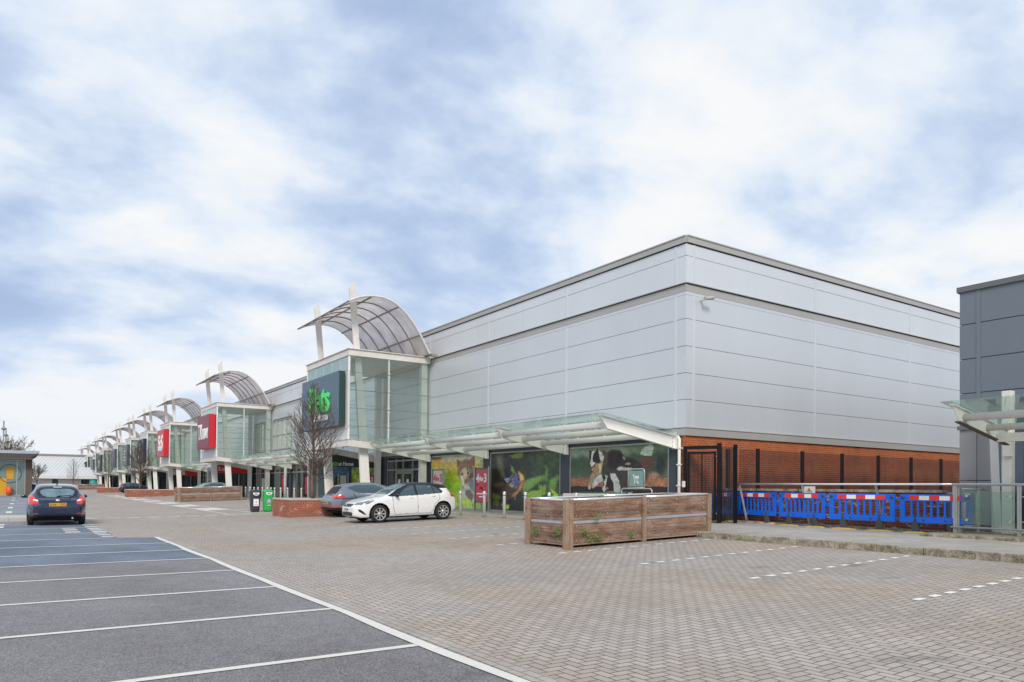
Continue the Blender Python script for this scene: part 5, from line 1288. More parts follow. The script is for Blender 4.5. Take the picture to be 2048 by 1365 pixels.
for k in range(900):
    x = rr.uniform(14.2, 15.0) if k < 200 else 14.33 + rr.gauss(0, 0.015); y = 12.7 + rr.gauss(0, 0.06) if k < 200 else rr.uniform(2, 12.6)
    z = gz(x) + 0.003; s_ = rr.uniform(0.006, 0.02); a = rr.uniform(0, 6.28)
    p = Vector((x, y, z)); q = Vector((math.cos(a) * s_, math.sin(a) * s_, s_)); w_ = Vector((-math.sin(a), math.cos(a), 0)) * s_ * .4
    m.add([p - w_, p + w_, p + q], [(0, 1, 2)])
tag(m.build('moss', M['leaf'], recalc=False), 'thin moss and grass along the foot of the kerb', 'moss', kind='stuff')

# ------------------------------------------------------------------ bollards
def bollard():
    t = empty('bollard', (0, 0, 0)); m = MB(); m.lathe([(0.0, 0.0), (0.062, 0.0), (0.062, 1.0), (0.055, 1.025), (0.0, 1.03)], n=20); m.build('shaft', M['steel'], t, local=True)
    m = MB(); m.lathe([(0.0625, 0.87), (0.0635, 0.87), (0.0635, 0.905), (0.0625, 0.905)], n=20); m.build('band', M['blueband'], t, local=True); return t
b0 = bollard()
NB_Y = [26.65, 24.75, 23.3, 21.9, 20.45, 18.95]
ORD = ['first', 'second', 'third', 'fourth', 'fifth', 'sixth']
YS = [63.1, 61.8, 60.4, 59.2, 58.0, 56.8, 55.4, 54.5, 53.6, 52.1, 50.5, 49.0, 47.5, 46.1]
FO = ['first', 'second', 'third', 'fourth', 'fifth', 'sixth', 'seventh', 'eighth', 'ninth', 'tenth', 'eleventh', 'twelfth', 'thirteenth', 'fourteenth']
for i, y in enumerate(NB_Y + YS):
    o = b0 if i == 0 else copy_tree(b0); o.location = (15.36, y, gz(15.36) + 0.004)
    lb = ('%s steel bollard with blue band counting right from the white car' % ORD[i]) if i < 6 else '%s steel bollard of the far row, counting from the left' % FO[i - 6]
    tag(o, lb, 'bollard', 'stainless steel bollards along the footway')

# ------------------------------------------------------------------ bins
def bin_(x, y, mat, label, cream):
    z = gz(x); t = empty('litter_bin', (x, y, z), 0, label, 'litter bin', 'pair of litter bins beside the brick planter')
    def sq(w, zz, r_=0.10, n=5):
        out = []
        for (sx_, sy_), a0 in (((1, 1), 0), ((-1, 1), 90), ((-1, -1), 180), ((1, -1), 270)):
            for k in range(n): a = R(a0 + 90 * k / (n - 1)); out.append((sx_ * (w - r_) + r_ * math.cos(a), sy_ * (w - r_) + r_ * math.sin(a), zz))
        return out
    m = MB(); lv = [(0.19, 0.03), (0.205, 0.08), (0.235, 0.95), (0.245, 0.97), (0.245, 1.03), (0.22, 1.09), (0.12, 1.12)]; n = 20
    for w, zz in lv: m.v += sq(w, zz)
    m.smooth = False
    for i in range(len(lv) - 1):
        for k in range(n): m.face((i * n + k, i * n + (k + 1) % n, (i + 1) * n + (k + 1) % n, (i + 1) * n + k))
    m.face(range(n)[::-1]); m.face([(len(lv) - 1) * n + k for k in range(n)])
    m.build('body', mat, t, local=True, bevel=0.004)
    m = MB(); m.prism([(0.15 * math.cos(R(a)), 0.93 + 0.10 * math.sin(R(a))) for a in range(-170, -5, 15)] + [(0.16, 0.98), (-0.16, 0.98)], 'y', -0.256, -0.236); op = m.build('aperture_surround', M['signwhite'], t, local=True)
    m = MB(); m.prism([(0.10 * math.cos(R(a)), 0.94 + 0.06 * math.sin(R(a))) for a in range(-170, -5, 15)], 'y', -0.262, -0.257); m.build('aperture', M['carblack'], op, local=True)
    if cream:
        box(-0.13, 0.13, -0.248, -0.235, 0.30, 0.66).build('notice', M['signwhite'], t, local=True)
        m = MB(); m.lathe([(0.03, -0.002), (0.05, -0.002), (0.05, 0.002), (0.03, 0.002)], (0, -0.251, 0.52), 14, 'y'); m.box(-0.09, 0.09, -0.253, -0.249, 0.36, 0.385); m.build('notice_print', M['galv'], t, local=True)
        box(-0.15, 0.15, -0.15, 0.15, 0.0, 0.03).build('base', M['carblack'], t, local=True)
    else:
        box(-0.12, 0.12, -0.246, -0.235, 0.38, 0.66).build('recycling_plaque', M['sign_teal'], t, local=True)
        m = MB()
        for a in (90, 210, 330): cx1, cz1 = 0.055 * math.cos(R(a)), 0.53 + 0.055 * math.sin(R(a)); m.lathe([(0.025, -0.002), (0.042, -0.002), (0.042, 0.002), (0.025, 0.002)], (cx1, -0.25, cz1), 12, 'y')
        m.box(-0.09, 0.09, -0.249, -0.24, 0.31, 0.345); m.build('recycling_mark', M['signwhite'], t, local=True)
        box(-0.16, 0.16, -0.16, 0.16, 0.0, 0.03).build('base', M['carblack'], t, local=True)
    return t
bin_(9.93, 38.1, M['bin_black'], 'black litter bin with a white notice, left of the green bin', True)
bin_(10.53, 37.95, M['bin_green'], 'bright green recycling bin beside the brick planter', False)

# ------------------------------------------------------------------ brick planters
def brick_planter(x0, x1, y0, y1, label):
    t = empty('brick_planter', ((x0 + x1) / 2, (y0 + y1) / 2, 0.1), 0, label, 'planter', 'low brick planters')
    z0, z1 = -0.02, 0.86
    for a in ((x0, x1, y0, y0 + 0.22), (x0, x1, y1 - 0.22, y1), (x0, x0 + 0.22, y0 + 0.221, y1 - 0.221), (x1 - 0.22, x1, y0 + 0.221, y1 - 0.221)): box(a[0], a[1], a[2], a[3], z0, z1).build('wall', M['brick_planter'], t)
    m = MB()
    for a in ((x0 - .02, x1 + .02, y0 - .02, y0 + 0.23), (x0 - .02, x1 + .02, y1 - 0.23, y1 + .02)):
        x = a[0]
        while x < a[1] - 0.05: m.box(x, min(x + 0.44, a[1]), a[2], a[3], z1 + 0.002, z1 + 0.07); x += 0.45
    for xa in (x0 - .02, x1 - 0.23):
        y = y0 + 0.235
        while y < y1 - 0.3: m.box(xa, xa + 0.25, y, min(y + 0.44, y1 - 0.235), z1 + 0.002, z1 + 0.07); y += 0.45
    m.build('coping', M['kerb_light'], t, bevel=0.006)
    box(x0 + 0.22, x1 - 0.22, y0 + 0.22, y1 - 0.22, 0.3, 0.8).build('soil', M['soil'], t)
brick_planter(9.5, 14.1, 31.05, 33.45, 'brick planter with a bare tree, beside the bins and grey car')
brick_planter(9.3, 13.7, 84.6, 87.6, 'long brick planter with a bare tree, beyond the second trolley bay')
brick_planter(9.6, 13.3, 122.5, 125.2, 'third brick planter, farther along the parade')

# ------------------------------------------------------------------ poster stands, trolley sign, trolleys
def poster(face, a0, a1, z0, z1, d, red, label, txt=True):
    """face 'x': faces -X, spans Y; face 'y': faces -Y, spans X; d = the other coordinate"""
    c = ((a0 + a1) / 2); loc = (d, c, 0.38) if face == 'x' else (c, d, 0.36)
    t = empty('poster_stand', loc, 0, label, 'poster stand', 'poster stands by the shopfront')
    def bx(m, u0, u1, w0, w1, za, zb):
        if face == 'x': m.box(d + w0, d + w1, u0, u1, za, zb)
        else: m.box(u0, u1, d + w0, d + w1, za, zb)
        return m
    for u in (a0 - 0.05, a1 + 0.05): bx(MB(), u - 0.035, u + 0.035, -0.04, 0.04, 0.36, z1 + 0.06).build('post', M['alu'], t)
    m = MB()
    bx(m, a0, a1, -0.03, 0.03, z1 - 0.05, z1); bx(m, a0, a1, -0.03, 0.03, z0, z0 + 0.05); bx(m, a0, a0 + 0.05, -0.03, 0.03, z0 + 0.05, z1 - 0.05); bx(m, a1 - 0.05, a1, -0.03, 0.03, z0 + 0.05, z1 - 0.05)
    m.build('frame', M['frame_green'], t)
    bx(MB(), a0 + 0.051, a1 - 0.051, -0.015, 0.02, z0 + 0.051, z1 - 0.051).build('poster', M['poster_red'] if red else M['poster_cream'], t)
    if txt:
        mt = M['signwhite'] if red else M['poster_red']
        w = abs(a1 - a0); zc = (z0 + z1) / 2
        for body, size, du, dz in (('4', 0.56, -0.34, 0.32), ('for', 0.30, 0.0, 0.30), ('3', 0.56, 0.33, 0.32)) + ((('buy now', 0.13, 0, -0.38), ('in store', 0.13, 0, -0.55)) if False else ()):
            o = text_mesh('lettering', body, size, mt, t, 0.008, 0.014)
            if face == 'x': orient(o, FACE_MX, (d - 0.022, c - du, zc + dz), 1, 1)
            else: orient(o, FACE_MY, (c + du * 0.42, d - 0.022, zc + dz), 0.42, 1)
        if face == 'x' and red:
            m = MB(); bx(m, c - 0.1, c + 0.42, -0.022, -0.016, zc - 0.42, zc - 0.36); bx(m, c - 0.46, c - 0.1, -0.022, -0.016, zc - 0.44, zc - 0.34); bx(m, c - 0.3, c + 0.22, -0.022, -0.016, zc - 0.56, zc - 0.5); m.build('small_print', M['signwhite'], t)
            mt_ = MB(); rr = random.Random(2)
            for k in range(7): yy = c + rr.uniform(-.4, .4); zz = zc + rr.uniform(-.25, .05); mt_.lathe([(0, -0.001), (rr.uniform(.05, .12), -0.001)], (d - 0.0165, yy, zz), 12, 'x')
            mt_.build('poster_pattern', M['sign_red'], t)
poster('x', 28.42, 29.58, 0.76, 2.38, 17.85, True, 'red 4 for 3 poster stand between the kitten and fish pictures')
poster('x', 32.75, 33.85, 0.80, 2.38, 17.85, False, 'cream 4 for 3 poster stand behind the white car')
poster('y', 17.28, 17.80, 0.80, 2.16, 41.42, True, 'narrow red poster stand against the lime graphic')
poster('y', 15.62, 16.10, 0.60, 2.16, 41.42, False, 'cream poster stand between the blue and lime graphics', False)

t = empty('trolley_park_sign', (16.4, 17.3, 0.34), 0, 'green sign with a white shopping trolley symbol on a tubular hoop', 'sign')
def hoop(y0, y1, z0, z1, x, r_=0.022, rad=0.1):
    pts = [(x, y0, z0)] + [(x, y0 + math.copysign(rad * (1 - math.cos(R(a))), y1 - y0), z1 - rad + rad * math.sin(R(a))) for a in range(0, 91, 18)] + [(x, y1 - math.copysign(rad * (1 - math.cos(R(a))), y1 - y0), z1 - rad + rad * math.sin(R(a))) for a in range(90, -1, -18)] + [(x, y1, z0)]
    return MB().tube(pts, r_, 8)
hoop(18.0, 16.6, 0.34, 1.49, 16.5).build('hoop', M['galv'], t)
hoop(17.68, 16.94, 1.49, 2.12, 16.5).build('sign_frame', M['galv'], t)
MB().tube([(16.5, 17.68, 1.52), (16.5, 16.94, 1.52)], 0.02, 8).build('sign_rail', M['galv'], t)
sp_ = box(16.49, 16.505, 16.99, 17.63, 1.56, 2.07).build('sign_panel', M['sign_teal'], t)
def ymir(pts): return [(16.48, 17.31 - u, z) for u, z in pts]
m = MB(); 
for pl in ([(-0.15, 1.93), (-0.11, 1.92), (-0.06, 1.73), (0.12, 1.73)], [(-0.09, 1.89), (0.13, 1.88), (0.10, 1.78), (-0.07, 1.78)], [(-0.08, 1.83), (0.115, 1.83)], [(-0.03, 1.885), (-0.02, 1.78)], [(0.03, 1.885), (0.04, 1.78)], [(0.09, 1.885), (0.085, 1.78)], [(-0.06, 1.73), (-0.09, 1.69), (0.12, 1.69)]): m.tube(ymir(pl), 0.011, 5)
for u in (-0.06, 0.09): m.lathe([(0, -0.004), (0.024, -0.004), (0.024, 0.004), (0, 0.004)], (16.478, 17.31 - u, 1.655), 10, 'x')
m.build('trolley_symbol', M['signwhite'], sp_)
def trolley():
    t = empty('shopping_trolley', (0, 0, 0)); m = MB(); r_ = 0.008
    top = [(-0.25, 0, 0.95), (0.25, 0, 0.95), (0.19, 0.85, 0.88), (-0.19, 0.85, 0.88)]; bot = [(-0.19, 0.08, 0.62), (0.19, 0.08, 0.62), (0.16, 0.78, 0.66), (-0.16, 0.78, 0.66)]
    for q in (top, bot):
        for k in range(4): m.tube([q[k], q[(k + 1) % 4]], r_ * 1.2, 5)
    for k in range(4):
        a0, a1, b0_, b1 = top[k], top[(k + 1) % 4], bot[k], bot[(k + 1) % 4]
        for i in range(9): f_ = i / 8; m.tube([tuple(a0[j] + (a1[j] - a0[j]) * f_ for j in range(3)), tuple(b0_[j] + (b1[j] - b0_[j]) * f_ for j in range(3))], r_ * 0.6, 4)
    m.build('basket', M['steel'], t, local=True)
    m = MB(); m.tube([(-0.27, -0.1, 1.0), (0.27, -0.1, 1.0)], 0.018, 8); m.build('handle', M['frame_green'], t, local=True)
    m = MB(); m.box(-0.24, 0.24, -0.02, 0.0, 0.86, 0.97); m.build('seat_flap', M['signwhite'], t, local=True)
    m = MB()
    for s_ in (-0.22, 0.22): m.tube([(s_, -0.08, 1.0), (s_, 0.0, 0.62), (s_, -0.02, 0.12)], 0.012, 5); m.tube([(s_, 0.0, 0.16), (s_ * .7, 0.7, 0.16), (s_ * .7, 0.66, 0.64)], 0.012, 5)
    m.build('chassis', M['steel'], t, local=True)
    m = MB()
    for s_, y in ((-0.22, 0.0), (0.22, 0.0), (-0.15, 0.68), (0.15, 0.68)): m.lathe([(0, -0.015), (0.055, -0.015), (0.055, 0.015), (0, 0.015)], (s_, y, 0.056), 10, 'x')
    m.build('castors', M['rubber'], t, local=True); return t
tp = trolley()
for i in range(9):
    o = tp if i == 0 else copy_tree(tp); o.location = (16.55, 18.15 + i * 0.27, gz(16.55) + 0.006)
    tag(o, '%s shopping trolley from the right in the nested row under the dog picture' % FO[i], 'trolley', 'row of nested shopping trolleys')
tag(box(16.2, 16.24, 18.6, 20.75, 0.45, 1.30).build('advert_panel', M['poster_cream']), 'long pale printed panel along the side of the trolley row', 'panel')
t = empty('orange_container', (15.0, 40.3, 0.30), 0, 'rounded orange object half hidden behind the grey car', 'container')
MB().lathe([(0.0, 0.0), (0.2, 0.02), (0.25, 0.35), (0.28, 0.8), (0.25, 1.02), (0.15, 1.13), (0.0, 1.16)], (0, 0, 0), 20).build('body', M['orange'], t, local=True)
# ------------------------------------------------------------------ cars: body lofted as a fine surface, parts cut from it by outline
def pchip(xs, ys, q):
    xs = np.array(xs, float); ys = np.array(ys, float); h = np.diff(xs); d = np.diff(ys) / h; m = np.zeros(len(xs))
    for i in range(1, len(xs) - 1):
        if d[i - 1] * d[i] > 0: w1 = 2 * h[i] + h[i - 1]; w2 = h[i] + 2 * h[i - 1]; m[i] = (w1 + w2) / (w1 / d[i - 1] + w2 / d[i])
    m[0] = d[0]; m[-1] = d[-1]
    k = np.clip(np.searchsorted(xs, q) - 1, 0, len(xs) - 2); t = np.clip((q - xs[k]) / h[k], 0, 1)
    return (2 * t ** 3 - 3 * t ** 2 + 1) * ys[k] + (t ** 3 - 2 * t ** 2 + t) * h[k] * m[k] + (-2 * t ** 3 + 3 * t ** 2) * ys[k + 1] + (t ** 3 - t ** 2) * h[k] * m[k + 1]
def tab(T, q): return pchip([a for a, _ in T], [b for _, b in T], q)
def inpoly(x, z, pts): return sdpoly(np.array([x]), np.array([z]), pts)[0] < 0
def car(spec, label, loc, rz, pitch, paint, group='cars parked in the bays'):
    t = empty(spec['name'], loc, 0, label, 'car', group)
    t.rotation_euler = (0, pitch, rz)
    L = spec['L']; wf, wr = spec['front'], spec['rear']; RW = spec['rw']
    NS, NC = spec.get('res', (150, 52))
    s = np.linspace(0, 1, NS); s = L * (0.5 - 0.5 * np.cos(np.pi * s)) * 0.45 + L * s * 0.55
    zt, zb, W, zs, wt, dp = (tab(spec[k], s) for k in ('top', 'bottom', 'width', 'shoulder', 'roofw', 'drop'))
    rings = []
    for i in range(NS):
        w = W[i]; b = zb[i]; sh_ = min(zs[i], zt[i] - 0.02); H = sh_ - b
        pts = [(0, b), (0.55 * w, b), (0.88 * w, b + 0.01), (0.965 * w, b + 0.16 * H), (1.0 * w, b + 0.5 * H), (0.992 * w, b + 0.8 * H), (0.955 * w, sh_),
               (wt[i] + (0.955 * w - wt[i]) * 0.42, sh_ + (zt[i] - dp[i] - sh_) * 0.55), (wt[i], zt[i] - dp[i]), (0.82 * wt[i], zt[i] - 0.35 * dp[i]), (0.45 * wt[i], zt[i] - 0.07 * dp[i]), (0, zt[i])]
        P_ = np.array(pts); d = np.r_[0, np.cumsum(np.hypot(*np.diff(P_, axis=0).T) + 1e-4)]; d /= d[-1]
        q = np.linspace(0, 1, NC); rings.append(np.c_[pchip(d, P_[:, 0], q), pchip(d, P_[:, 1], q)])
    rings = np.array(rings)          # NS x NC x (y,z)
    verts = []; F = []
    # bulged ends: shrink the first / last ring towards its centre
    def endrings(rg, s0, sgn, depth):
        out = []; c = np.array([0, (rg[:, 1].min() + rg[:, 1].max()) / 2])
        K = 34
        for k in range(1, K + 1):
            f_ = 1 - k / K; out.append((s0 + sgn * depth * math.sqrt(max(0, 1 - f_ ** 2.6)), c + (rg - c) * np.array([f_, f_])))
        return out
    seq = [(x, r_) for x, r_ in endrings(rings[0], 0.0, -1, spec.get('nose', 0.05))][::-1] + [(s[i], rings[i]) for i in range(NS)] + endrings(rings[-1], L, 1, spec.get('tailb', 0.04))
    N = len(seq)
    for side in (1, -1):
        for x, rg in seq:
            for y, z in rg: verts.append((L / 2 - x, side * y, z))
    verts = np.array(verts)
    quads = []
    for sd_i in (0, 1):
        o = sd_i * N * NC
        for i in range(N - 1):
            for j in range(NC - 1):
                a = o + i * NC + j; q = (a, a + 1, a + NC + 1, a + NC); quads.append(q if sd_i == 1 else q[::-1])
    quads = np.array(quads)
    C = verts[quads].mean(1); n_ = np.cross(verts[quads[:, 2]] - verts[quads[:, 0]], verts[quads[:, 3]] - verts[quads[:, 1]]); n_ /= (np.linalg.norm(n_, axis=1, keepdims=True) + 1e-12)
    sx3 = L / 2 - C[:, 0]; ay = np.abs(C[:, 1]); z3 = C[:, 2]; nx = n_[:, 0]; ny = np.abs(n_[:, 1]); nz = n_[:, 2]
    cls = np.zeros(len(quads), int); names = {0: 'body'}
    def put(mask, idx): cls[mask] = idx
    # wheel arches
    R1 = RW + 0.055; side = (ay > 0.62)
    zc = RW
    for wx in (wf, wr):
        dd = np.hypot(sx3 - wx, z3 - zc); put((dd < R1 + 0.02) & side & (z3 < zc + R1 + .05), 90 if wx == wf else 93); put((dd < R1) & side & (z3 < zc + R1), 99)
    put((z3 < spec['sill']) & (cls == 0) , 91)
    if spec.get('dark_roof'): put((nz > 0.35) & (z3 > 1.2) & (sx3 > 1.6) & (sx3 < 3.84), 8)
    for nm, kind, pts, idx in spec['cuts']:
        if kind == 'side': d = sdpoly(sx3, z3, pts); m_ = (d < 0) & (ny > 0.35) & (ay > 0.3)
        elif kind == 'front': d = sdpoly(ay, z3, pts); m_ = (d < 0) & (nx > 0.12) & (sx3 < L * 0.5)
        elif kind == 'rear': d = sdpoly(ay, z3, pts); m_ = (d < 0) & (nx < -0.12) & (sx3 > L * 0.6)
        m_ &= (cls != 99); put(m_, idx)
    for pts in spec.get('lines', []):
        for (x0, z0), (x1, z1) in zip(pts[:-1], pts[1:]):
            ex, ez = x1 - x0, z1 - z0; tt = np.clip(((sx3 - x0) * ex + (z3 - z0) * ez) / (ex * ex + ez * ez), 0, 1); d = np.hypot(sx3 - x0 - tt * ex, z3 - z0 - tt * ez)
            put((d < 0.013) & (ny > 0.4) & (cls == 0), 92)
    MAP = {93: ('arch_lip', M['carblack'] if spec.get('black_arch', True) else paint), 12: ('side_window', M['carglass']), 13: ('side_window', M['carglass']), 0: ('body', paint), 90: ('arch_lip', M['carblack'] if spec.get('black_arch', True) else paint), 91: ('sill_trim', M['carblack']), 92: ('panel_gap', M['gap'] if paint is M['carwhite'] else M['well']), 1: ('side_window', M['carglass']), 2: ('windscreen', M['carglass_light']),
           3: ('rear_window', M['carglass_light']), 4: ('headlight', M['lens']), 5: ('tail_light', M['tail']), 6: ('grille', M['carblack']), 7: ('black_trim', M['carblack']), 8: ('roof_panel', M['carblack']), 9: ('reflector', M['tail']), 10: ('reversing_light', M['signwhite']), 11: ('rear_window_edge', M['carblack'])}
    for idx in np.unique(cls):
        if idx == 99: continue
        nm, mt = MAP[int(idx)]
        for sgn in ((0,) if idx in (0, 2, 3, 6, 7, 8, 91, 11) else (1, -1)):
            sel = np.where((cls == idx) & ((C[:, 1] * sgn > 0) if sgn else True))[0]
            if len(sel) == 0: continue
            qs = quads[sel]; u, inv = np.unique(qs.reshape(-1), return_inverse=True); vv = verts[u]
            me = D.meshes.new(nm); me.from_pydata([tuple(v) for v in vv], [], [tuple(q) for q in inv.reshape(-1, 4)])
            import bmesh
            bm = bmesh.new(); bm.from_mesh(me); bmesh.ops.remove_doubles(bm, verts=bm.verts, dist=0.0004); bm.to_mesh(me); bm.free()
            me.polygons.foreach_set('use_smooth', [True] * len(me.polygons)); me.materials.append(mt)
            o = D.objects.new(nm, me); COL.objects.link(o); o.parent = t
    # dark floor and wells
    m = MB(); m.box(-L / 2 + 0.25, L / 2 - 0.25, -0.6, 0.6, spec['sill'] - 0.06, spec['sill'] + 0.25)
    for wx in (wf, wr): x = L / 2 - wx; m.box(x - R1 - 0.03, x + R1 + 0.03, -0.70, 0.70, 0.16, 0.62 if wx == wf else 0.66)
    m.build('underbody', M['well'], t, local=True)
    # wheels
    for wx in (wf, wr):
        for sg in (1, -1):
            w_ = empty('wheel', (L / 2 - wx, sg * (spec['track']), RW)); w_.parent = t
            TW2 = 0.10
            m = MB(); m.lathe([(RW * 0.70, -TW2), (RW * 0.93, -TW2), (RW, -TW2 * 0.7), (RW, TW2 * 0.7), (RW * 0.93, TW2), (RW * 0.70, TW2)], n=36, axis='y'); m.build('tyre', M['tyre'], w_, local=True)
            rr_ = RW * 0.70; yo = sg * TW2 * 0.86
            m = MB(); m.lathe([(rr_, -TW2 * 0.9), (rr_, TW2 * 0.9)], n=32, axis='y'); m.lathe([(rr_ * 0.90, yo), (rr_ * 1.02, yo + sg * 0.008)], n=32, axis='y'); m.lathe([(0, yo + sg * .004), (0.05, yo + sg * .004), (0.06, yo - sg * 0.02)], n=16, axis='y')
            ns = spec.get('spokes', 8)
            for k in range(ns):
                a = 2 * math.pi * k / ns; c_, s_ = math.cos(a), math.sin(a); tw = 0.024
                for off in ((0.0,) if ns > 6 else (-0.02, 0.02)):
                    p0 = (0.05 * c_ - off * s_, yo - sg * 0.012, 0.05 * s_ + off * c_); p1 = (rr_ * 0.95 * c_ - off * 2 * s_, yo - sg * 0.004, rr_ * 0.95 * s_ + off * 2 * c_); m.bar(p0, p1, 0.014, tw * 2, (-s_, 0, c_))
            m.build('rim', M['alloy'], w_, local=True)
            m = MB(); m.lathe([(0, yo - sg * 0.05), (rr_, yo - sg * 0.05)], n=24, axis='y'); m.build('brake_shadow', M['well'], w_, local=True)
    # mirrors
    mx_, mz_ = spec['mirror']
    for sg in (1, -1):
        yy = sg * (spec['mw']); m = MB(); m.smooth = True
        n1, n2 = 8, 10; o = 0
        for i in range(n1 + 1):
            for j in range(n2):
                th = math.pi * i / n1; ph = 2 * math.pi * j / n2; m.v.append((L / 2 - mx_ + 0.065 * math.sin(th) * math.cos(ph), yy + sg * 0.03 + 0.11 * math.cos(th), mz_ + 0.075 * math.sin(th) * math.sin(ph)))
        for i in range(n1):
            for j in range(n2): m.face((i * n2 + j, i * n2 + (j + 1) % n2, (i + 1) * n2 + (j + 1) % n2, (i + 1) * n2 + j))
        m.smooth = False; m.bar((L / 2 - mx_ + 0.02, yy - sg * 0.15, mz_ - 0.05), (L / 2 - mx_, yy, mz_ - 0.02), 0.03, 0.03)
        m.build('door_mirror', spec['mirror_mat'] or paint, t, local=True)
    for body, size, mt_, front, zz, yy in spec.get('plates', []):
        x = (L / 2 + spec.get('nose', .05) + 0.006) if front else (-L / 2 - spec.get('tailb', .04) - 0.006); sgn = 1 if front else -1
        dx_ = spec.get('plate_dx', 0)
        pl = box(x + dx_ - 0.006, x + dx_ + 0.006, -0.26, 0.26, zz - 0.055, zz + 0.055).build('number_plate', mt_, t, local=True)
        if body:
            o = text_mesh('plate_lettering', body, 0.10, M['char'], pl, 0.004, 0.002); o.matrix_local = Matrix.Translation((x + dx_ + sgn * 0.009, 0, zz)) @ (Matrix(((0, 0, 1), (1, 0, 0), (0, 1, 0))) if front else Matrix(((0, 0, -1), (-1, 0, 0), (0, 1, 0)))).to_4x4()
    return t
CORSA = dict(name='white_hatchback', L=4.16, front=0.86, rear=3.47, rw=0.325, sill=0.215, dark_roof=True, track=0.775, mirror=(1.52, 0.98), mw=0.93, mirror_mat=M['carblack'], spokes=8, nose=0.07, tailb=0.05, res=(270, 150),
  top=[(0, 0.66), (0.12, 0.76), (0.35, 0.84), (0.8, 0.93), (1.12, 0.985), (1.3, 1.06), (1.75, 1.29), (2.1, 1.40), (2.5, 1.445), (2.9, 1.44), (3.35, 1.395), (3.72, 1.325), (3.78, 1.26), (3.95, 1.05), (4.08, 0.93), (4.16, 0.82)],
  bottom=[(0, 0.25), (0.3, 0.18), (1.0, 0.19), (3.4, 0.2), (3.9, 0.26), (4.16, 0.38)], width=[(0, 0.60), (0.12, 0.72), (0.35, 0.82), (0.8, 0.875), (1.4, 0.885), (2.8, 0.89), (3.5, 0.885), (3.9, 0.80), (4.08, 0.72), (4.16, 0.64)],
  shoulder=[(0, 0.58), (0.3, 0.72), (0.9, 0.86), (1.3, 0.92), (2.2, 0.955), (3.0, 0.99), (3.6, 1.0), (3.95, 0.93), (4.16, 0.74)],
  roofw=[(0, 0.52), (0.3, 0.66), (0.9, 0.74), (1.25, 0.76), (1.7, 0.64), (2.2, 0.60), (3.2, 0.59), (3.7, 0.56), (3.95, 0.60), (4.16, 0.55)], drop=[(0, 0.05), (0.5, 0.05), (1.2, 0.05), (1.8, 0.06), (2.6, 0.055), (3.6, 0.06), (4.16, 0.05)],
  cuts=[('roof', 'side', [(1.55, 1.25), (1.25, 1.04), (1.22, 0.97), (1.35, 0.935), (2.4, 0.965), (3.44, 1.02), (3.50, 1.09), (3.40, 1.20), (3.62, 1.36), (3.5, 1.5), (1.9, 1.5)], 7),
        ('win', 'side', [(1.60, 0.965), (1.95, 1.22), (2.15, 1.32), (2.33, 1.345), (2.33, 0.985)], 1), ('win', 'side', [(2.42, 0.99), (2.42, 1.35), (2.8, 1.345), (3.05, 1.315), (3.12, 1.02)], 12), ('win', 'side', [(3.16, 1.03), (3.10, 1.30), (3.22, 1.27), (3.42, 1.10), (3.40, 1.05)], 13),
        ('ws', 'front', [(0, 1.02), (0.66, 1.02), (0.60, 1.28), (0.52, 1.39), (0, 1.42)], 2),
        ('hl', 'side', [(0.10, 0.70), (0.35, 0.80), (0.68, 0.865), (0.66, 0.80), (0.42, 0.69), (0.16, 0.66)], 4), ('hl', 'front', [(0.42, 0.68), (0.52, 0.76), (0.8, 0.80), (0.8, 0.70), (0.6, 0.655)], 4),
        ('gr', 'front', [(0, 0.60), (0.36, 0.60), (0.42, 0.66), (0.40, 0.70), (0, 0.71)], 6), ('gr2', 'front', [(0, 0.26), (0.44, 0.26), (0.50, 0.36), (0.42, 0.41), (0, 0.42)], 6),
        ('fog', 'side', [(0.08, 0.52), (0.18, 0.50), (0.36, 0.33), (0.30, 0.31), (0.12, 0.42)], 7),
        ('tl', 'side', [(3.90, 0.98), (4.18, 0.95), (4.2, 0.84), (4.05, 0.84), (3.86, 0.94)], 5), ('tl', 'rear', [(0.40, 0.86), (0.8, 0.86), (0.8, 0.98), (0.42, 0.95)], 5), ('rw', 'rear', [(0, 1.0), (0.55, 1.0), (0.52, 1.24), (0, 1.27)], 3)],
  lines=[[(1.38, 0.93), (1.40, 0.50), (1.48, 0.27)], [(2.38, 0.99), (2.40, 0.5), (2.38, 0.30), (1.48, 0.275)], [(3.3, 1.0), (3.32, 0.78), (3.12, 0.62), (3.02, 0.35), (2.95, 0.29), (2.40, 0.285)], [(2.06, 0.85), (2.24, 0.86)], [(2.98, 0.89), (3.14, 0.90)]],
  plates=[('L71 ALD', 0.1, M['plate_w'], True, 0.50, 0)])
wc = car(CORSA, 'white hatchback with black roof facing the car park, in front of the kitten picture', (12.10, 25.56, gz(12.1) + 0.002), R(180), 0.03, M['carwhite'])
m = MB(); m.tube([(-0.2, 0, 1.44), (-0.34, 0, 1.60)], 0.008, 5); m.build('aerial', M['carblack'], wc, local=True)
m = MB(); m.lathe([(0.03, -0.004), (0.05, -0.004), (0.05, 0.004), (0.03, 0.004)], (2.16, 0, 0.655), 14, 'x'); m.build('badge', M['steel'], wc, local=True)
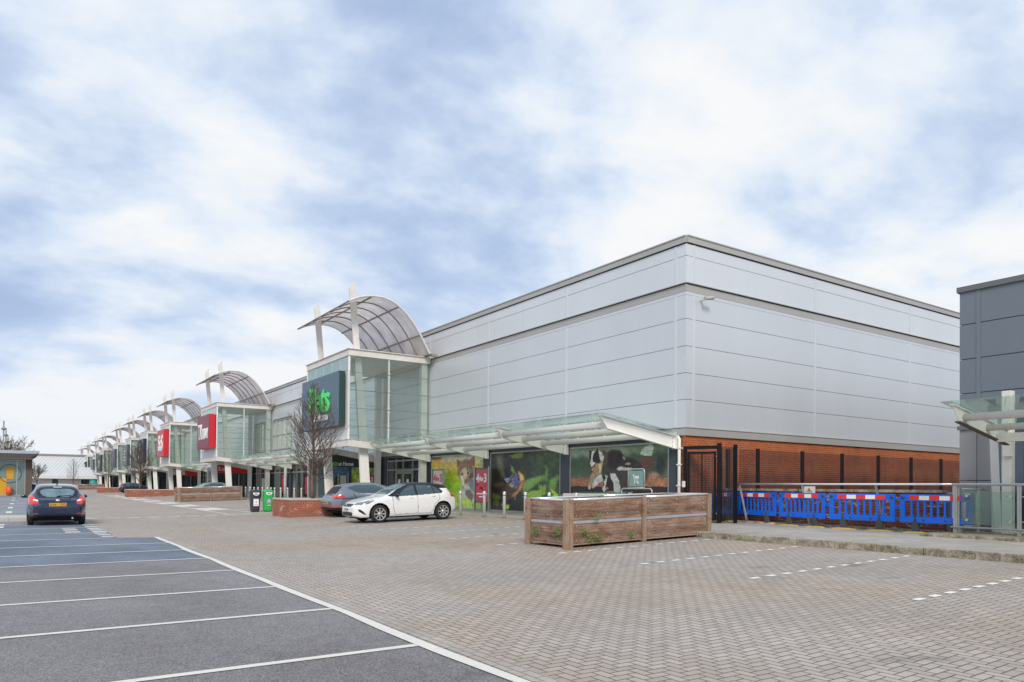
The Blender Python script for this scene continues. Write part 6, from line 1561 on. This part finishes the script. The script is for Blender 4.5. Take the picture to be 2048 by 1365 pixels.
FOCUS = dict(name='navy_hatchback', L=4.34, front=0.86, rear=3.52, rw=0.32, sill=0.27, track=0.79, mirror=(1.50, 1.0), mw=0.96, mirror_mat=None, spokes=7, nose=0.06, tailb=0.05, res=(220, 120), black_arch=False,
  top=[(0, 0.66), (0.15, 0.78), (0.5, 0.88), (1.05, 0.99), (1.3, 1.08), (1.8, 1.33), (2.2, 1.44), (2.7, 1.485), (3.2, 1.465), (3.62, 1.405), (3.70, 1.36), (3.95, 1.13), (4.12, 0.98), (4.25, 0.90), (4.34, 0.80)],
  bottom=[(0, 0.26), (0.4, 0.2), (3.4, 0.2), (3.9, 0.24), (4.34, 0.33)], width=[(0, 0.62), (0.3, 0.84), (0.8, 0.90), (2.2, 0.905), (3.5, 0.915), (3.9, 0.89), (4.2, 0.80), (4.34, 0.74)],
  shoulder=[(0, 0.58), (0.4, 0.76), (1.2, 0.93), (2.4, 0.97), (3.4, 1.02), (3.8, 1.01), (4.1, 0.90), (4.34, 0.72)],
  roofw=[(0, 0.55), (0.5, 0.70), (1.25, 0.78), (1.8, 0.66), (2.4, 0.62), (3.3, 0.60), (3.62, 0.59), (3.95, 0.66), (4.15, 0.70), (4.34, 0.62)], drop=[(0, 0.05), (1.2, 0.05), (2.4, 0.07), (3.6, 0.07), (4.34, 0.05)],
  cuts=[('win', 'side', [(1.62, 0.985), (2.0, 1.25), (2.3, 1.37), (3.1, 1.38), (3.45, 1.28), (3.5, 1.12), (3.3, 1.03)], 1), ('ws', 'front', [(0, 1.04), (0.68, 1.04), (0.6, 1.36), (0, 1.44)], 2),
        ('ed', 'rear', [(0, 0.985), (0.40, 0.985), (0.60, 1.06), (0.665, 1.20), (0.62, 1.27), (0.4, 1.345), (0, 1.365)], 11), ('rw', 'rear', [(0, 1.01), (0.34, 1.01), (0.46, 1.07), (0.53, 1.17), (0.52, 1.25), (0.36, 1.30), (0, 1.315)], 3),
        ('tl', 'rear', [(0.56, 0.80), (0.60, 0.88), (0.72, 1.05), (0.80, 1.08), (0.95, 0.95), (0.95, 0.78), (0.8, 0.755), (0.62, 0.76)], 5), ('tl', 'side', [(3.92, 1.04), (4.3, 0.9), (4.4, 0.76), (4.1, 0.76)], 5), ('rv', 'rear', [(0.585, 0.865), (0.70, 0.885), (0.76, 0.93), (0.68, 0.935), (0.60, 0.905)], 10),
        ('low', 'rear', [(0, 0.2), (1, 0.2), (1, 0.36), (0.7, 0.38), (0, 0.40)], 7), ('rf', 'rear', [(0.60, 0.415), (0.72, 0.42), (0.72, 0.445), (0.60, 0.44)], 9),
        ('crease', 'rear', [(0.0, 0.855), (0.36, 0.85), (0.46, 0.875), (0.36, 0.872), (0.0, 0.872)], 7), ('creaseb', 'rear', [(0.30, 0.85), (0.44, 0.66), (0.455, 0.66), (0.345, 0.85)], 7)],
  lines=[[(2.5, 0.96), (2.5, 0.3)], [(3.4, 1.0), (3.2, 0.6), (3.1, 0.3)], [(1.4, 0.95), (1.4, 0.3)]],
  plates=[('DG61 CXD', 0.1, M['plate_y'], False, 0.745, 0)], plate_dx=0.0)
nc = car(FOCUS, 'navy hatchback seen from behind, parked at the left', (1.14, 32.72, 0.002), R(90), 0, M['carnavy'])
m = MB(); m.lathe([(0.0, -0.004), (0.075, -0.004), (0.075, 0.004), (0, 0.004)], (0, 0, 0), 20, 'x'); m.v = [(x - 2.235, y, z * 0.5 + 0.895) for x, y, z in m.v]; m.build('badge', M['steel'], nc, local=True)
m = MB(); m.bar((-2.0, -0.05, 1.035), (-1.93, -0.42, 1.07), 0.02, 0.03); m.bar((-2.03, 0.03, 1.02), (-2.0, -0.10, 1.045), 0.05, 0.05); m.build('wiper', M['carblack'], nc, local=True)
m = MB(); m.tube([(-1.25, 0, 1.47), (-1.42, 0, 1.66)], 0.007, 5); m.lathe([(0, 0), (0.02, 0), (0.02, 0.05), (0, 0.06)], (-1.24, 0, 1.45), 8); m.build('aerial', M['carblack'], nc, local=True)
m = MB(); m.box(-1.62, -1.58, -0.13, 0.13, 1.352, 1.375); m.build('brake_light', M['signwhite'], nc, local=True)
m = MB(); m.tube([(-2.15, -0.45, 0.27), (-2.25, -0.45, 0.26)], 0.03, 8); m.build('exhaust', M['steel'], nc, local=True)
LEON = dict(name='grey_hatchback', L=4.28, front=0.86, rear=3.48, rw=0.325, sill=0.27, track=0.79, mirror=(1.50, 0.98), mw=0.95, mirror_mat=None, spokes=7, nose=0.06, tailb=0.05, res=(200, 110), black_arch=False,
  top=[(0, 0.66), (0.15, 0.78), (0.5, 0.87), (1.1, 0.98), (1.35, 1.07), (1.85, 1.31), (2.3, 1.42), (2.75, 1.455), (3.25, 1.43), (3.72, 1.35), (3.80, 1.30), (4.02, 1.08), (4.15, 0.96), (4.22, 0.90), (4.28, 0.78)],
  bottom=[(0, 0.26), (0.4, 0.2), (3.4, 0.2), (3.9, 0.26), (4.28, 0.36)], width=[(0, 0.62), (0.3, 0.83), (0.8, 0.89), (2.2, 0.90), (3.5, 0.905), (3.9, 0.87), (4.15, 0.79), (4.28, 0.72)],
  shoulder=[(0, 0.58), (0.4, 0.76), (1.2, 0.91), (2.4, 0.95), (3.4, 1.0), (3.85, 0.99), (4.1, 0.90), (4.28, 0.72)],
  roofw=[(0, 0.55), (0.5, 0.70), (1.25, 0.78), (1.8, 0.66), (2.4, 0.62), (3.3, 0.60), (3.75, 0.58), (4.0, 0.64), (4.28, 0.60)], drop=[(0, 0.05), (1.2, 0.05), (2.4, 0.07), (3.7, 0.07), (4.28, 0.05)],
  cuts=[('win', 'side', [(1.62, 0.97), (2.0, 1.21), (2.4, 1.33), (3.2, 1.34), (3.62, 1.24), (3.40, 1.10), (3.15, 1.0)], 1), ('ws', 'front', [(0, 1.04), (0.68, 1.04), (0.6, 1.34), (0, 1.42)], 2),
        ('rw', 'rear', [(0, 0.99), (0.56, 0.99), (0.60, 1.06), (0.54, 1.27), (0, 1.31)], 11), ('tl', 'rear', [(0.50, 0.84), (0.55, 0.90), (0.95, 0.94), (0.95, 0.83), (0.75, 0.81)], 5), ('tl', 'side', [(3.86, 0.95), (4.4, 0.90), (4.4, 0.81), (4.05, 0.81)], 5),
        ('low', 'rear', [(0, 0.2), (1, 0.2), (1, 0.42), (0, 0.44)], 7), ('rf', 'rear', [(0.5, 0.46), (0.72, 0.46), (0.72, 0.49), (0.5, 0.49)], 9), ('rf', 'side', [(4.0, 0.46), (4.25, 0.46), (4.25, 0.49), (4.0, 0.49)], 9)],
  lines=[[(2.5, 0.94), (2.5, 0.3)], [(3.4, 1.0), (3.2, 0.6), (3.1, 0.3)], [(1.4, 0.95), (1.4, 0.3)], [(1.3, 0.72), (4.2, 0.80)]],
  plates=[('KX17 VNL', 0.1, M['plate_y'], False, 0.62, 0)])
car(LEON, 'grey hatchback partly hidden behind the white car, beside the brick planter', (12.93, 30.02, gz(12.9) + 0.002), 0, -0.03, M['cargrey'])
LOW = dict(LEON); LOW.update(name='parked_hatchback', res=(60, 30), plates=[])
car(LOW, 'dark blue hatchback parked beyond the second brick planter', (13.5, 114.0, gz(13.5)), 0, -0.03, M['cardark'])
car(LOW, 'pale teal hatchback, only its roof showing above the second timber bay', (13.1, 66.2, gz(13.1)), R(180), 0.03, M['carsilver'])
car(LOW, 'dark car at the far left, half hidden behind the navy hatchback', (1.15, 110.5, 0.0), R(90), 0, M['cardark'])

# ------------------------------------------------------------------ bare winter trees
def tree(x, y, z, H, W, seed, label, dens=1.0, spread=False, group='bare winter trees'):
    rr = random.Random(seed); t = empty('bare_tree', (x, y, z), 0, label, 'tree', group)
    tr_ = MB(); cr_ = MB()
    def limb(m, p, d, L_, r_, lvl, maxl, up):
        n = 4 if lvl < 2 else 3; pts = [p]; q = p.copy(); dd = d.copy()
        for k in range(n):
            dd = (dd + Vector((rr.uniform(-1, 1), rr.uniform(-1, 1), rr.uniform(-.3, 1))) * 0.12 + Vector((0, 0, up)) * 0.10).normalized(); q = q + dd * (L_ / n); pts.append(q.copy())
        m.tube(pts, r_, 5 if lvl < 1 else 3, False, r_ * (0.42 if lvl < maxl else 0.3))
        if lvl >= maxl: return
        nb = {0: 7, 1: 6, 2: 4}.get(lvl, 3); nb = max(2, int(nb * dens))
        for k in range(nb):
            f = 0.22 + 0.76 * (k + rr.random()) / nb; i = min(int(f * n), n - 1); b = pts[i].lerp(pts[i + 1], f * n - i); dl = (pts[i + 1] - pts[i]).normalized()
            ax = dl.orthogonal().normalized(); ax.rotate(Matrix.Rotation(rr.uniform(0, 6.28), 3, dl)); nd = dl.copy(); nd.rotate(Matrix.Rotation(R(rr.uniform(24, 48)), 3, ax))
            limb(m, b, nd, L_ * rr.uniform(0.36, 0.58) * (1.05 - 0.35 * f), max(r_ * 0.5, 0.0055), lvl + 1, maxl, up)
    if not spread:
        pts = [Vector((0.03 * math.sin(k * 1.3 + seed), 0.03 * math.cos(k * 1.7 + seed), H * k / 9 * 0.98)) for k in range(10)]
        tr_.tube(pts, 0.085 * H / 5.2, 9, True, 0.008)
        nb = int(60 * dens)
        for k in range(nb):
            f = 0.14 + 0.82 * (k + rr.random()) / nb; p = Vector((0, 0, H * f)); a = k * 2.4 + rr.uniform(-.4, .4)
            prof = min(1.0, ((1.03 - f) / 0.72)) ** 1.15 * min(1.0, 0.55 + f * 1.6)
            el = R(rr.uniform(30, 46) + 22 * f); L_ = W * prof * rr.uniform(0.8, 1.15) / max(0.55, math.cos(el)) * 0.9
            limb(cr_, p, Vector((math.cos(a) * math.cos(el), math.sin(a) * math.cos(el), math.sin(el))), max(L_, 0.25), 0.026 * (1.15 - f), 1, 3, 0.8)
    else:
        tr_.tube([Vector((0, 0, 0)), Vector((0.05, 0, H * 0.2)), Vector((0, 0.08, H * 0.36))], 0.2, 9, True, 0.14)
        for k in range(7):
            a = k * 2.4; el = R(rr.uniform(35, 75)); limb(cr_, Vector((0, 0, H * rr.uniform(0.2, 0.36))), Vector((math.cos(a) * math.cos(el), math.sin(a) * math.cos(el), math.sin(el))), W * rr.uniform(0.85, 1.15), 0.075, 0, 3, 0.3)
    tr_.build('trunk', M['bark'], t, recalc=False, local=True); cr_.build('crown', M['twig'], t, recalc=False, local=True)
    return t
TR1 = tree(10.95, 32.3, 0.75, 5.4, 1.5, 3, 'bare upright tree in the nearest brick planter, in front of the slate blue sign', 1.25)
TR2 = copy_tree(TR1); TR2.location = (10.55, 86.0, 0.75); TR2.rotation_euler = (0, 0, 1.3); TR2.scale = (1.25, 1.25, 1.02); TR2['label'] = 'bare tree in the second brick planter, in front of the navy sign'
TR3 = tree(11.0, 124.0, 0.8, 6.6, 1.9, 9, 'bare tree in the third brick planter', 0.8)
TR4 = copy_tree(TR3); TR4.location = (9.3, 177.5, 0.6); TR4.scale = (1, 1, 0.95); TR4['label'] = 'small bare tree by the far timber bay'
BT = tree(-2.2, 128, 0, 10.4, 4.6, 21, 'large spreading bare tree behind the glass fronted restaurant at the left', 1.5, True)
for (x, y, s_, rz, lb) in ((2.3, 138, 0.56, 2.0, 'lower bare tree beside the restaurant roof, in front of the white metal roof'), (25, 262, 1.35, 0.7, 'distant bare trees behind the far end of the parade, left clump'), (34, 268, 1.4, 3.1, 'distant bare trees behind the far end of the parade, right clump')):
    c = copy_tree(BT); c.location = (x, y, 0); c.scale = (s_, s_, s_); c.rotation_euler = (0, 0, rz); c['label'] = lb
for (x, y, s_, rz, lb) in ((-30, 22, 0.9, 1.0, 'bare tree across the car park, seen in the window reflections'), (-34, 38, 1.0, 2.2, 'second bare tree across the car park, reflected in the shop glass'), (-28, 56, 0.9, 4.0, 'third bare tree across the car park, reflected in the glass')):
    c = copy_tree(BT); c.location = (x, y, 0); c.scale = (s_, s_, s_); c.rotation_euler = (0, 0, rz); c['label'] = lb

# ------------------------------------------------------------------ restaurant at the left edge
t = empty('restaurant', (-5, 106, 0), 0, 'flat roofed glass fronted restaurant at the left edge', 'restaurant')
YR = 102.4
box(-14, 0.25, YR + 0.5, 114, 0, 4.2).build('rear_wall', M['brown'], t)
box(0.56, 1.22, YR - 0.25, 114, 0, 4.3).build('side_wall', M['brown'], t)
m = MB(); m.prism([(-15, 4.86), (1.5, 4.86), (1.84, 4.95), (1.9, 5.2), (-15, 5.27)], 'y', YR - 1.6, 116); m.build('roof', M['zinc'], t)
m = MB(); m.prism([(-15, 4.37), (1.0, 4.37), (1.75, 4.855), (-15, 4.855)], 'y', YR - 1.55, 115.9); m.build('soffit_panel', M['seam_dark'], t)
box(-15, 1.2, YR - 1.55, YR + 0.2, 4.2, 4.36).build('roof_soffit', M['brown'], t)
box(-14, 0.5, YR, YR + 0.03, 0.15, 4.2).build('glazing', M['mist_glass'], t)
m = MB(); m.box(-14, 0.5, YR - 0.08, YR + 0.1, 0, 0.14); m.box(0.48, 0.56, YR - 0.1, YR + 0.1, 0, 4.2); m.box(-14, 0.5, YR - 0.05, YR + .05, 4.1, 4.2)
for x in (-0.25, -2.4, -4.8): m.box(x - 0.05, x + 0.05, YR - 0.06, YR + 0.06, 0.14, 4.1)
m.build('glazing_frame', M['alu'], t)
m = MB(); m.box(-1.25, -0.3, YR + 0.06, YR + 0.3, 0.15, 2.2); m.build('dark_interior', M['dark_glass'], t)
box(-1.93, -1.24, YR - 0.02, YR - 0.005, 0.12, 2.02).build('yellow_panel', M['gold'], t)
m = MB(); m.prism([(-1.33, 3.30), (-0.47, 3.30), (-0.60, 1.95), (-1.20, 1.95)], 'y', YR - 0.03, YR - 0.01); m.build('gold_cup_graphic', M['gold'], t)
m = MB(); m.tube([(-0.9 + 1.05 * math.cos(R(a)), YR - 0.03, 2.55 + 1.05 * math.sin(R(a))) for a in range(0, 361, 12)], 0.03, 5, False); m.build('circle_graphic', M['carblack'], t)
MB().lathe([(0, 0.1), (0.28, 0.12), (0.30, 0.6), (0.27, 1.05), (0, 1.1)], (-0.98, YR - 0.45, 0), 16).build('x', M['orange'], None)
o = COL.objects[-1]; o.name = 'orange_bin'; tag(o, 'orange round bin standing against the restaurant glass', 'bin')
for i, (x, y, z) in enumerate(((-1.95, 125, 10.2), (-1.85, 138, 10.0), (-1.75, 152, 9.6))):
    t = empty('lamp_post', (x, y, 0), 0, ['tallest and leftmost lamp post above the restaurant roof', 'middle lamp post above the restaurant roof', 'lowest lamp post above the restaurant roof'][i], 'lamp post', 'lamp posts behind the restaurant')
    MB().tube([(x, y, 0), (x, y, z)], 0.09, 8).build('column', M['rib'], t); MB().lathe([(0.1, 0), (0.3, 0.1), (0.3, 0.25), (0.1, 0.4)], (x, y, z - 1.3), 10).build('lamp_head', M['rib'], t)

# ------------------------------------------------------------------ far block closing the view
t = empty('far_block', (0, 205, 0), 0, 'long shop block with a white standing seam roof closing the view at the left', 'shop building')
m = MB(); m.add([(-60, 199.5, 3.25), (26, 199.5, 3.25), (26, 215, 8.3), (-60, 215, 8.3)], [(0, 1, 2, 3)]); m.add([(-60, 230, 3.2), (26, 230, 3.2), (26, 215.2, 8.3), (-60, 215.2, 8.3)], [(0, 1, 2, 3)]); m.build('roof', M['sheet'], t, recalc=False)
m = MB(); x = -30.0
while x < 25: m.bar((x, 199.6, 3.30), (x + 4.2, 214.9, 8.32), 0.06, 0.06); x += 0.75
m.build('roof_seam', M['seam_light'], t)
box(-60, 26, 214.6, 215.6, 8.33, 8.75).build('ridge', M['rib'], t)
box(-60, 26, 199.2, 199.8, 2.55, 3.24).build('eaves_fascia', M['panel_white'], t)
box(-60, 26, 201.0, 228, 0, 3.2).build('wall', M['panel_white'], t)
m = MB(); g = MB(); x = -20.0; rr = random.Random(3)
while x < 20:
    w = rr.uniform(0.9, 2.2); (g if rr.random() < 0.45 else m).box(x, x + w, 200.93, 200.99, 0.2, 2.4); x += w + rr.uniform(0.1, 0.9)
m.build('shop_window', M['dark_glass'], t); g.build('window_display', M['poster_cream'], t)
MB().tube([(1.5, 112, 0), (1.5, 112, 1.3)] + [(1.98 - 0.48 * math.cos(R(a)), 112, 1.3 + 0.68 * math.sin(R(a))) for a in range(15, 180, 15)] + [(2.46, 112, 1.3), (2.46, 112, 0)], 0.045, 8).build('x', M['white'], None)
o = COL.objects[-1]; o.name = 'trolley_hoop'; tag(o, 'white tubular hoop standing beyond the navy hatchback', 'hoop')
tag(MB().lathe([(0, -0.03), (0.8, -0.03), (0.8, 0.03), (0, 0.03)], (13.4, 183.2, 1.45), 24, 'y').build('window_graphic', M['teal']), 'round teal graphic in the far shopfront', 'window graphic')
